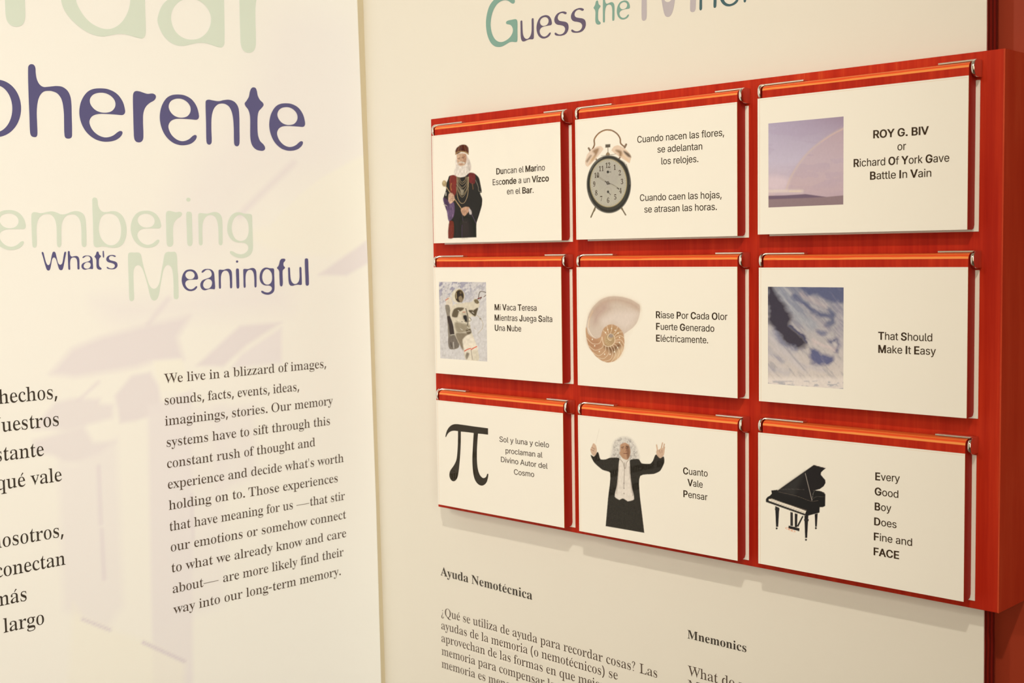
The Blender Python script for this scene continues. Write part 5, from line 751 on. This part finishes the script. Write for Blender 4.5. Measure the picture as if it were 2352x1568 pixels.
def astro(p, c, s=5.058):
    z = Z(985, 590, s); q = lambda pts, k, soft=.5, a=1, sm=True: p.poly(z(pts), c(k), soft, a, sm); st = lambda pts, w, k, a=1: p.stroke(z(pts), w / s, c(k), .4, a)
    e = lambda cx, cy, rx, ry, k, soft=.5, a=1: p.ell(*z([(cx, cy)])[0], rx / s, ry / s, c(k), soft, a)
    p.C[:] = c((213, 205, 201)); n = p.noise(5, 9, 11, 3, .7); up = np.clip((718 - p.Y) / 60, 0, 1) * np.clip(1.2 - (p.X - 1010) / 140, 0.35, 1)
    p.mix(np.clip((n - .46) * 9, 0, 1) * up * .85, c((140, 134, 158))); p.mix(np.clip((p.noise(4, 4, 3) - .55) * 5, 0, 1) * .3, c((172, 162, 165)))
    q([(200,500),(240,460),(275,520),(270,640),(235,680),(205,620)], (222, 206, 186)); st([(195,500),(225,482)], 12, (205, 120, 90), .9)
    q([(190,560),(235,560),(262,700),(300,900),(350,1048),(240,1067),(225,920),(212,700)], (142, 130, 114)); q([(212,690),(250,690),(305,900),(250,905),(232,800)], (72, 60, 50), 1); q([(230,930),(330,920),(350,1040),(245,1062)], (122, 110, 98), 1); st([(255,905),(310,898)], 8, (200, 190, 175)); st([(285,990),(290,1060)], 8, (200, 190, 178)); st([(255,990),(262,1040)], 10, (90, 78, 68))
    q([(250,620),(300,548),(360,540),(430,528),(500,520),(535,480),(572,500),(590,560),(570,600),(545,690),(490,690),(478,780),(492,860),(545,1000),(572,1100),(580,1200),(430,1192),(405,1095),(352,1010),(300,900),(282,780),(245,680)], (218, 204, 182))
    q([(268,690),(290,608),(340,585),(410,592),(390,620),(350,640),(330,700)], (104, 90, 68), 1.2); q([(460,620),(520,615),(570,590),(560,640),(540,690),(500,665)], (88, 74, 54), 1.2); q([(300,760),(400,770),(480,800),(430,870),(330,880)], (150, 136, 112), 2.5, .9)
    q([(310,890),(400,880),(470,900),(400,960),(400,1080),(355,1010)], (128, 112, 90), 2, .9); q([(395,960),(470,900),(545,1000),(570,1080),(500,1075),(420,1090)], (232, 218, 198), 1.5); q([(420,1090),(495,1070),(500,1192),(440,1192)], (226, 212, 192), 1)
    q([(440,1110),(470,1120),(440,1190),(425,1150)], (110, 96, 78), 1.5, .8); st([(492,1080),(505,1190)], 7, (120, 104, 84), .8); q([(430,850),(480,830),(495,880),(450,900)], (110, 96, 74), 1.2); q([(380,650),(440,640),(450,760),(400,740)], (196, 182, 160), 1); st([(395,640),(420,640)], 12, (200, 130, 100), .8)
    q([(400,680),(440,680),(440,760),(405,720)], (48, 42, 36), 1); st([(430,600),(455,700),(450,790)], 14, (84, 74, 60), .8); st([(470,700),(490,740),(380,750)], 8, (90, 80, 66), .8); st([(300,870),(370,880),(480,860)], 7, (190, 176, 156))
    for k in range(14): x = 290 + (k * 53) % 240; y = 550 + (k * 97) % 300; st([(x, y), (x + 22, y + 16)], 6, (176, 160, 136) if k % 2 else (236, 224, 206), .8)
    e(340, 452, 76, 84, (220, 208, 188)); e(356, 452, 54, 76, (132, 112, 78)); e(356, 455, 46, 68, (58, 46, 32)); q([(345,470),(375,450),(395,500),(380,530),(355,510)], (148, 128, 100), 1); st([(318,420),(322,480)], 8, (180, 160, 120)); e(370, 415, 12, 16, (110, 92, 62), 1)
    q([(525,500),(560,490),(585,530),(560,545),(535,530)], (120, 104, 76), .8); st([(575,490),(595,405),(665,412)], 8, (88, 66, 48)); st([(570,485),(610,470)], 14, (120, 56, 42)); st([(640,462),(665,442)], 8, (120, 96, 74)); st([(590,500),(612,472)], 6, (90, 70, 52))
    st([(415,1092),(450,1072),(486,1062)], 11, (214, 92, 62)); st([(492,1074),(525,1055),(556,1040)], 11, (214, 92, 62)); st([(555,675),(600,715),(628,770),(620,830),(570,888)], 5, (186, 168, 140)); st([(590,716),(606,720)], 9, (120, 100, 80))
def shell(p, c, s=4.9):
    z = Z(1320, 600, s); q = lambda pts, k, soft=.5, a=1, sm=True: p.poly(z(pts), c(k), soft, a, sm); st = lambda pts, w, k, a=1, soft=.35: p.stroke(z(pts), w / s, c(k), soft, a)
    q([(725,470),(640,415),(540,385),(450,378),(350,390),(250,440),(160,560),(115,740),(130,900),(560,960),(600,830),(745,620)], (226, 202, 176), 7, .35)
    q([(728,487),(728,487),(640,432),(540,401),(450,393),(370,400),(280,440),(200,520),(150,620),(128,740),(130,850),(160,960),(230,1060),(300,1115),(370,1138),(440,1125),(500,1080),(545,1000),(560,920),(555,820),(580,800),(650,750),(700,690),(730,600),(735,510)], (206, 182, 162))
    q([(720,490),(600,430),(450,402),(320,425),(220,510),(165,620),(230,600),(330,500),(480,460),(620,500),(725,560)], (190, 158, 134), 6, .8); q([(250,540),(330,470),(400,520),(300,620),(220,720),(200,640)], (184, 150, 132), 9, .75)
    q([(300,650),(480,560),(700,580),(640,720),(560,770),(430,690),(330,730)], (224, 202, 186), 9, .7); st([(165,640),(150,740),(190,830),(235,862)], 7, (236, 214, 190)); st([(200,560),(165,650),(160,740)], 12, (214, 176, 140), .7, 1.5)
    q([(128,740),(150,810),(200,858),(240,873),(290,850),(305,800),(330,750),(380,715),(430,710),(490,740),(540,800),(560,900),(545,1000),(500,1080),(440,1125),(370,1138),(300,1115),(230,1060),(160,960),(130,850)], (192, 148, 110), .6)
    q([(330,950),(420,960),(500,920),(530,960),(470,1040),(400,1020)], (116, 80, 50), 5, .85); q([(150,870),(260,880),(300,960),(230,1010),(170,960)], (172, 120, 88), 6, .7); q([(470,1000),(550,960),(520,1060),(440,1110)], (222, 186, 146), 5, .7)
    q([(330,780),(400,725),(500,760),(540,840),(450,850),(380,800)], (176, 134, 92), 5, .7)
    for a in [[(135,860),(200,925),(280,920),(308,850)],[(160,950),(230,1000),(310,970),(325,915)],[(200,1020),(270,1062),(340,1010),(350,950)],[(258,1082),(330,1092),(385,1030),(375,958)],[(330,1125),(405,1100),(428,1020),(400,955)],[(410,1130),(458,1060),(445,980),(425,945)],[(480,1095),(502,1020),(470,950),(440,930)],[(530,1030),(530,950),(490,910),(450,910)],[(557,940),(530,890),(500,880),(455,890)],[(555,860),(510,835),(455,860)],[(535,795),(490,800),(450,840)],[(482,738),(462,790),(430,820)],[(420,712),(415,770),(400,815)],[(362,725),(375,780),(385,820)],[(322,778),(350,810),(375,835)]]:
        st(a, 5, (230, 202, 168), .95)
    q([(340,850),(380,820),(430,815),(452,860),(445,910),(410,950),(365,945),(335,910)], (190, 158, 116), 1.5, .9)
    for k in range(16):
        a = k * .39; r0 = 26; r1 = 52; st([(405 + r0 * math.cos(a), 868 + r0 * 1.3 * math.sin(a)), (405 + r1 * math.cos(a + .3), 868 + r1 * 1.3 * math.sin(a + .3))], 4, (128, 92, 56), .8)
    st([(308,850),(325,930),(370,957),(420,945),(452,900),(446,850),(420,818),(385,822),(370,855),(388,886),(410,885)], 6, (232, 206, 172)); p.ell(*z([(408, 838)])[0], 26 / s, 22 / s, c((160, 138, 122)), 1)
    for x, y in ((198,878),(225,950),(277,1014),(337,1045),(398,1045),(447,1018),(484,970),(505,912),(505,856),(488,808),(455,775),(415,755),(372,768),(348,800)): p.ell(*z([(x, y)])[0], 6 / s, 8 / s, c((240, 222, 196)), .5)
def sky(p, c, s=4.356):
    z = Z(1740, 600, s); q = lambda pts, k, soft=.5, a=1: p.poly(z(pts), c(k), soft, a); st = lambda pts, w, k, a=1, soft=6: p.stroke(z(pts), w / s, c(k), soft, a)
    X0, Y0 = p.X.copy(), p.Y.copy(); w1 = p.noise(20, 12, 31, 3) - .5; w2 = p.noise(18, 14, 37, 3) - .5
    t = np.clip((p.Y - 658) / 225, 0, 1)[:, None]; p.C = c((128, 122, 126)) * (1 - t) + c((204, 182, 162)) * t
    p.X = X0 + w1 * 12; p.Y = Y0 + w2 * 12                     # ragged cloud edges
    st([(150,258),(240,300),(340,430),(430,560),(560,640)], 110, (150, 144, 142), .8, 7)
    q([(430,262),(870,250),(870,400),(760,420),(640,350),(500,330)], (78, 78, 102), 4, .85); st([(440,330),(560,390),(690,440)], 36, (172, 150, 142), .75, 4); st([(360,350),(470,430),(600,520),(720,540)], 50, (80, 80, 102), .85, 4)
    st([(730,500),(750,600),(690,640)], 54, (84, 84, 104), .8, 4); st([(600,720),(700,720)], 34, (90, 90, 112), .75, 4); st([(740,800),(800,790),(790,900)], 40, (80, 80, 102), .8, 4); st([(560,800),(700,860),(770,890)], 30, (196, 170, 156), .85, 3)
    st([(560,560),(640,640),(720,690)], 30, (166, 148, 142), .6, 5); st([(800,450),(830,640),(830,850)], 50, (164, 148, 146), .6, 7)
    q([(105,250),(165,255),(230,380),(290,470),(330,560),(335,640),(400,710),(490,800),(470,850),(400,870),(310,840),(200,720),(120,620),(100,450)], (52, 42, 50), 7, .97); st([(330,640),(420,730),(490,800)], 22, (50, 48, 78), .85, 2.5); st([(160,700),(250,820),(370,880)], 56, (104, 104, 122), .65, 6)
    q([(540,860),(640,930),(760,945),(700,1040),(560,1030),(520,960)], (68, 70, 104), 5, .88); st([(110,690),(200,840),(330,960),(460,1080)], 60, (184, 168, 160), .6, 8); st([(110,880),(240,1000)], 30, (146, 136, 142), .6, 6); st([(105,1075),(300,1110)], 50, (168, 154, 150), .6, 6); st([(480,1040),(660,1090)], 30, (170, 154, 152), .5, 5)
    p.X = X0; p.Y = Y0
    n = p.noise(34, 6, 21, 4, .85); lum = np.clip((p.C.mean(1) - .10) * 6, 0, 1); p.mix(np.clip((n - .54) * 6, 0, 1) * .30 * lum, c((88, 86, 108))); p.mix(np.clip((.44 - n) * 6, 0, 1) * .28 * lum, c((200, 180, 166)))
    t2 = np.clip((p.Y - 862) / 10, 0, 1); p.mix(t2 * .8, c((216, 194, 174))); p.mix(np.clip((p.noise(14, 5, 9, 3) - .53) * 8, 0, 1) * np.clip((p.Y - 872) / 5, 0, 1) * .7, c((150, 142, 142)))
def maestro(p, c, s=4.2375):
    z = Z(1320, 930, s); q = lambda pts, k, soft=.5, a=1, sm=True: p.poly(z(pts), c(k), soft, a, sm); st = lambda pts, w, k, a=1: p.stroke(z(pts), w / s, c(k), .4, a)
    q([(350,530),(362,440),(380,360),(430,318),(510,312),(565,345),(605,425),(625,520),(560,530),(430,520)], (206, 192, 178), 4, .9)
    n = p.noise(2.2, 3.2, 4, 3); m = np.clip(.5 - p.sdf(smooth(z([(365,520),(375,440),(390,360),(440,322),(510,318),(560,350),(600,430),(615,525)]))) / 5, 0, 1); p.mix(m * np.clip((n - .5) * 5, 0, 1) * .7, c((150, 138, 130))); p.mix(m * np.clip((.45 - n) * 5, 0, 1) * .6, c((228, 216, 204)))
    q([(155,485),(188,500),(225,455),(250,525),(300,528),(345,512),(430,515),(440,560),(430,860),(430,890),(470,895),(520,900),(550,890),(548,760),(535,540),(622,525),(652,565),(735,570),(762,540),(790,480),(830,515),(866,500),(872,560),(832,640),(770,670),(638,690),(632,850),(655,1050),(678,1243),(678,1243),(301,1178),(301,1178),(325,900),(345,660),(270,630),(190,560)], (54, 46, 34))
    q([(440,520),(490,535),(530,530),(538,640),(548,770),(577,916),(516,936),(516,936),(470,908),(435,922),(435,922),(390,890),(412,780),(425,640)], (226, 208, 190), .8)
    st([(440,525),(470,560),(490,620),(505,560),(530,530)], 8, (176, 158, 140)); st([(485,560),(482,700),(478,800)], 6, (150, 132, 116), .8); st([(430,600),(420,740),(405,860)], 8, (188, 170, 152), .8); st([(530,600),(545,740),(565,880)], 10, (176, 158, 144), .8)
    for y in (760, 810, 860): p.ell(*z([(480, y)])[0], 4 / s, 5 / s, c((110, 96, 84)), .4)
    q([(445,385),(490,365),(530,390),(542,450),(535,500),(512,532),(470,520),(440,480),(436,430)], (186, 140, 106), .8); q([(500,390),(530,400),(538,480),(515,525),(505,450)], (128, 90, 66), 2, .8)
    st([(455,412),(478,405)], 6, (96, 66, 50)); st([(500,404),(522,408)], 6, (86, 58, 46)); st([(495,415),(508,440),(495,448)], 8, (150, 104, 78)); st([(478,470),(512,470)], 6, (110, 66, 52)); st([(462,420),(472,419)], 4, (50, 38, 32)); st([(506,420),(516,420)], 4, (50, 38, 32)); st([(440,395),(440,450)], 9, (206, 190, 176), .8)
    q([(152,432),(165,405),(180,372),(192,375),(208,395),(216,450),(195,495),(168,480)], (206, 168, 138), .7); st([(165,410),(195,430)], 4, (140, 100, 78)); st([(158,432),(190,448)], 4, (140, 100, 78)); st([(205,375),(240,230)], 2.5, (216, 202, 182), .8)
    q([(795,445),(820,432),(850,415),(874,432),(866,490),(832,516),(797,482)], (206, 168, 138), .7)
    for a in ([(797,388),(806,445)], [(855,368),(840,430)], [(873,380),(858,440)], [(874,410),(866,455)]): st(a, 12, (206, 168, 138))
    st([(826,440),(834,470)], 4, (150, 108, 84)); st([(848,436),(850,466)], 4, (150, 108, 84))
def piano(p, c, s=3.92):
    z = Z(1740, 980, s); q = lambda pts, k, soft=.45, a=1, sm=False: p.poly(z(pts), c(k), soft, a, sm); st = lambda pts, w, k, a=1: p.stroke(z(pts), w / s, c(k), .35, a)
    BK = (34, 27, 22)
    q([(176,575),(510,340),(618,370),(590,392),(572,410),(570,430),(590,455),(610,478),(612,505),(595,535),(560,560),(515,572),(500,600),(490,664),(300,640)], BK)
    q([(122,572),(180,566),(350,610),(490,664),(500,600),(515,570),(560,575),(600,590),(611,610),(609,712),(590,722),(560,724),(558,772),(440,804),(75,676),(75,650),(88,632),(112,618),(128,600)], (30, 24, 20)); q([(190,572),(430,400),(360,560),(330,630)], (58, 52, 44), 6, .5)
    st([(505,572),(570,580),(608,606)], 5, (88, 76, 64), .8); st([(500,648),(530,628),(600,630)], 4, (84, 72, 60), .7); st([(190,585),(350,622),(480,668),(545,662)], 4, (92, 76, 60), .8); st([(200,565),(300,560),(420,565)], 3, (92, 80, 68), .7)
    q([(100,650),(128,646),(438,757),(428,782),(100,664)], (226, 204, 180)); st([(120,662),(425,772)], 3, (120, 100, 84), .8); st([(110,646),(440,750)], 5, (110, 88, 70), .7); st([(78,672),(430,794)], 5, (76, 66, 56), .7)
    st([(430,420),(490,662)], 5, (150, 132, 114)); st([(509,341),(618,370)], 5, (216, 194, 168)); st([(180,572),(290,492),(505,342)], 3.5, (170, 150, 128), .9)
    q([(158,712),(196,728),(186,900),(166,900)], (36, 30, 26)); q([(155,735),(198,735),(196,752),(158,752)], (44, 38, 32)); q([(421,800),(458,798),(447,1000),(428,1000)], BK); q([(418,830),(462,830),(460,848),(420,848)], (44, 38, 32)); q([(514,785),(542,778),(534,900),(519,900)], BK)
    for x, y in ((172, 914), (436, 1016), (525, 912)): p.ell(*z([(x, y)])[0], 9 / s, 9 / s, c(BK), .4)
    q([(295,765),(318,770),(320,892),(295,890)], (52, 44, 38)); q([(335,778),(360,784),(356,905),(335,900)], BK); q([(402,800),(414,806),(366,902),(354,892)], BK); q([(280,888),(378,912),(376,940),(276,912)], BK)
    for x, y in ((270, 915), (296, 926), (322, 938)): p.ell(*z([(x, y)])[0], 17 / s, 7 / s, c((216, 136, 92)), .4, 1, .3, .35)
PICS = {(0, 0): (king, 'z', [(130, 290), (670, 1470)], (985, 270, 5.227)), (1, 0): (clock, 'z', [(95, 120), (715, 1225)], (1320, 270, 5.2275)), (2, 0): (rainbow, 'r', [(118, 262), (928, 1190)], (1740, 220, 4.704)),
        (0, 1): (astro, 'r', [(126, 290), (672, 1194)], (985, 590, 5.058)), (1, 1): (shell, 'z', [(80, 350), (790, 1170)], (1320, 600, 4.9)), (2, 1): (sky, 'r', [(104, 257), (860, 1250)], (1740, 600, 4.356)),
        (1, 2): (maestro, 'z', [(110, 200), (910, 1265)], (1320, 930, 4.2375)), (2, 2): (piano, 'z', [(45, 310), (650, 1050)], (1740, 980, 3.92))}
PI = [(170,552),(170,552),(185,490),(220,440),(265,420),(330,424),(470,444),(610,462),(610,462),(610,528),(610,528),(560,522),(507,517),(507,517),(500,600),(495,720),(500,850),(520,930),(555,972),(585,965),(603,930),(612,932),(608,975),(590,1025),(550,1052),(505,1035),(470,980),(452,880),(448,760),(455,620),(462,511),(462,511),(400,503),(330,496),(330,496),(328,640),(318,800),(305,920),(290,980),(260,1007),(230,995),(212,950),(220,900),(260,840),(285,780),(298,640),(300,492),(300,492),(262,487),(225,495),(195,520),(178,552),(178,552)]
TXT = {
 (0, 0): [("*Du*ncan el *Mar*ino", (1140, 400.5), (1251.9, 391.1)), ("Esc*onde* a un *V\u00edzco*", (1131.9, 425.3), (1260.9, 416)), ("en el *Bar*.", (1164.5, 446.4), (1225.7, 442.8))],
 (1, 0): [("Cuando nacen las flores,", (1463.9, 328), (1663.4, 311.7)), ("se adelantan", (1510.3, 350.7), (1613.1, 343.3)), ("los relojes.", (1519.3, 377.7), (1604.1, 372)), ("Cuando caen las hojas,", (1469.8, 461.7), (1657.6, 454.6)), ("se atrasan las horas.", (1480.1, 488.1), (1646.7, 482))],
 (2, 0): [("*ROY G. BIV*", (2005.7, 317.4), (2133.7, 308.2)), ("or", (2061.4, 345.4), (2081.2, 343.9)), ("*R*ichard *O*f *Y*ork *G*ave", (1960.7, 383.3), (2180.5, 370.9)), ("*B*attle *I*n *V*ain", (1998.3, 412.4), (2139.2, 405.6))],
 (0, 1): [("*M*i *V*aca *T*eresa", (1136.2, 712), (1232.7, 713.6)), ("*M*ientras *J*uega *S*alta", (1136.2, 735.9), (1268.7, 739.3)), ("*U*na *N*ube", (1136.6, 759.2), (1197.5, 761.2))],
 (1, 1): [("*R*iase *P*or *C*ada *O*lor", (1506.7, 730), (1671, 734.7)), ("*F*uerte *G*enerado", (1507.1, 756.7), (1640.8, 761.8)), ("*E*l\u00e9ctricamente.", (1507.1, 783.7), (1626.7, 788.4))],
 (2, 1): [("*T*hat *S*hould", (2017.1, 779.5), (2141.3, 783.7)), ("*M*ake *I*t *E*asy", (2017.3, 809.6), (2149.8, 815.1))],
 (0, 2): [("Sol y luna y cielo", (1147.5, 1014), (1261.2, 1027.8)), ("proclaman al", (1161.4, 1040.3), (1246.2, 1050.8)), ("Divino Autor del", (1150.9, 1060.4), (1258, 1076.5)), ("Cosmo", (1180.8, 1089.2), (1227.2, 1095.4))],
 (1, 2): [("*C*uanto", (1569, 1088.1), (1625.6, 1094.5)), ("*V*ale", (1579.1, 1114.8), (1614.3, 1120)), ("*P*ensar", (1569.7, 1140.7), (1625.1, 1149))],
 (2, 2): [("*E*very", (2010.4, 1101.9), (2067, 1106.8)), ("*G*ood", (2009.1, 1136.1), (2063.5, 1143.3)), ("*B*oy", (2009.1, 1170.8), (2047.4, 1175.2)), ("*D*oes", (2007.9, 1205), (2059.4, 1212.7)), ("*F*ine and", (2007.1, 1239.7), (2095.1, 1253.7)), ("*FACE*", (2006.6, 1273.9), (2065.3, 1283.6))]}
LAB = {(0, 0): 'white flip panel with a crowned bearded man in a dark robe',
       (1, 0): 'white flip panel showing a twin bell alarm clock, middle of the top row',
       (2, 0): 'white flip panel with a lilac rainbow photo and ROY G. BIV lettering',
       (0, 1): 'white flip panel with a photo of an astronaut in a space suit',
       (1, 1): 'white flip panel showing a cut nautilus shell, centre of the board',
       (2, 1): 'white flip panel with a blue cloudy sky photo',
       (0, 2): 'white flip panel with a large black pi sign',
       (1, 2): 'white flip panel with a white haired conductor raising both arms',
       (2, 2): 'white flip panel with a black grand piano and FACE lettering'}
PLAB = {(0, 0): 'cut-out print of a bearded king holding a sceptre', (1, 0): 'print of a twin bell alarm clock', (2, 0): 'photo of a rainbow over water', (0, 1): 'photo of a floating astronaut', (1, 1): 'print of a sectioned nautilus shell', (2, 1): 'photo of streaked blue clouds', (1, 2): 'cut-out print of a conductor in a tailcoat', (2, 2): 'print of a black grand piano'}
CAPS = .0098 / .5087
for j in range(3):
    for i in range(3):
        O = np.array([PXZ[i, j][0], 0.0, PXZ[i, j][1]])
        root = empty('flip_panel', tuple(O + np.array([0, 0, ZUP])))
        tag(root, LAB[i, j], 'flip panel', 'flip panels hinged on the red board')
        link('wood_block', BLOCK, root); link('acrylic_cover', COVER, root); link('sheet_edge_line', LINE, root)
        if (i, j) in PICS:
            fn, kind, bb, cr = PICS[i, j]
            cor = [FRONT.uv(cr[0] + x / cr[2], cr[1] + y / cr[2]) for x in (bb[0][0], bb[1][0]) for y in (bb[0][1], bb[1][1])]
            u0 = np.mean([cor[0][0], cor[1][0]]); u1 = np.mean([cor[2][0], cor[3][0]]); v1 = np.mean([cor[0][1], cor[2][1]]); v0 = np.mean([cor[1][1], cor[3][1]])
            if kind == 'z': v0 = min(cor[1][1], cor[3][1]); v1 = max(cor[0][1], cor[2][1])
            u0 = max(u0, O[0] + .0036); u1 = min(u1, O[0] + W_ - .002); v0 = max(v0, O[2] - H_ + .001); v1 = min(v1, O[2] - .003)
            step = {0: .00092, 1: .00074, 2: .00060}[i]
            U = np.linspace(u0, u1, int((u1 - u0) / step)); V = np.linspace(v0, v1, int((v1 - v0) / .00072)); c = alb(i)
            def painter(X, Y, fn=fn, c=c):
                p = Paint(X, Y, np.array(WPAPER)); fn(p, c)
                m = np.clip(np.abs(p.C - np.array(WPAPER)).max(1) * 8, 0, 1)          # fine tone mottling of the photographs
                amp = {'king': .34, 'maestro': .12, 'astro': .16, 'clock': .06, 'shell': .05, 'piano': .04, 'rainbow': .03, 'sky': .06}[fn.__name__]
                nn = (p.noise(3.2, 5.0, 77, 3) - .5) * 2 * amp; p.C = p.C * (1 + nn * m)[:, None] + (np.clip(nn, 0, 1) * m * .012)[:, None]
                return np.clip(p.C, .003, .9)
            pc = link('picture', grid_mesh('picture', U, V, lambda uv: FRONT.P(uv, .00012), painter, M_PRINT, O), root); tag(pc, label=PLAB[i, j])
        else:
            z = Z(985, 880, 4.479); uv = [tuple((np.array(FRONT.uv(*q))) * 100) for q in z(PI) and [tuple(t) for t in smooth(z(PI))]]
            V, F = triangulate([uv], True); P = FRONT.P(V / 100, .00015) - O
            pc = link('picture', mesh('picture', P, F, I_BLACK), root); tag(pc, label='large black pi sign')
        for t, a, b in TXT[i, j]:
            it, _ = line_between(FRONT, t, 'S', a, b, CAPS * (.92 if (i, j) == (0, 2) else 1))
            link('text_line', text_mesh('text_line', FRONT, [it], I_CARD, .00018, O), root)
        if (i, j) == (1, 0):
            its = []
            for k, (x, y) in {'12': (400, 575), '1': (482, 600), '2': (543, 665), '3': (570, 770), '4': (550, 880), '5': (488, 955), '6': (402, 995), '7': (320, 975), '8': (260, 905), '9': (235, 800), '10': (265, 695), '11': (320, 615)}.items():
                lay, x0, x1 = layout(k, 'R'); A = FRONT.uv(1320 + x / 5.2275, 270 + (y + 28) / 5.2275); sx = .0135; its.append((lay, (x0 + x1) / 2, A, sx, .0165, 0))
            link('dial_numerals', text_mesh('dial_numerals', FRONT, its, I_CARD, .0002, O), root)
        for sd in (-1, 1):
            o = link('hinge_bracket', br[sd][0], root); tag(o, label='polished steel hinge bracket')
            link('hinge_leaf', br[sd][1], o)
        o = link('answer_plate', plate, board); o.matrix_parent_inverse = Matrix.Translation((-.488, -YW, -(BZ0 + ZUP))); o.location = tuple(O + np.array([0, 0, ZUP]))
print('tris', sum(len(o.data.loop_triangles) or len(o.data.polygons) for o in bpy.data.objects if o.type == 'MESH'))
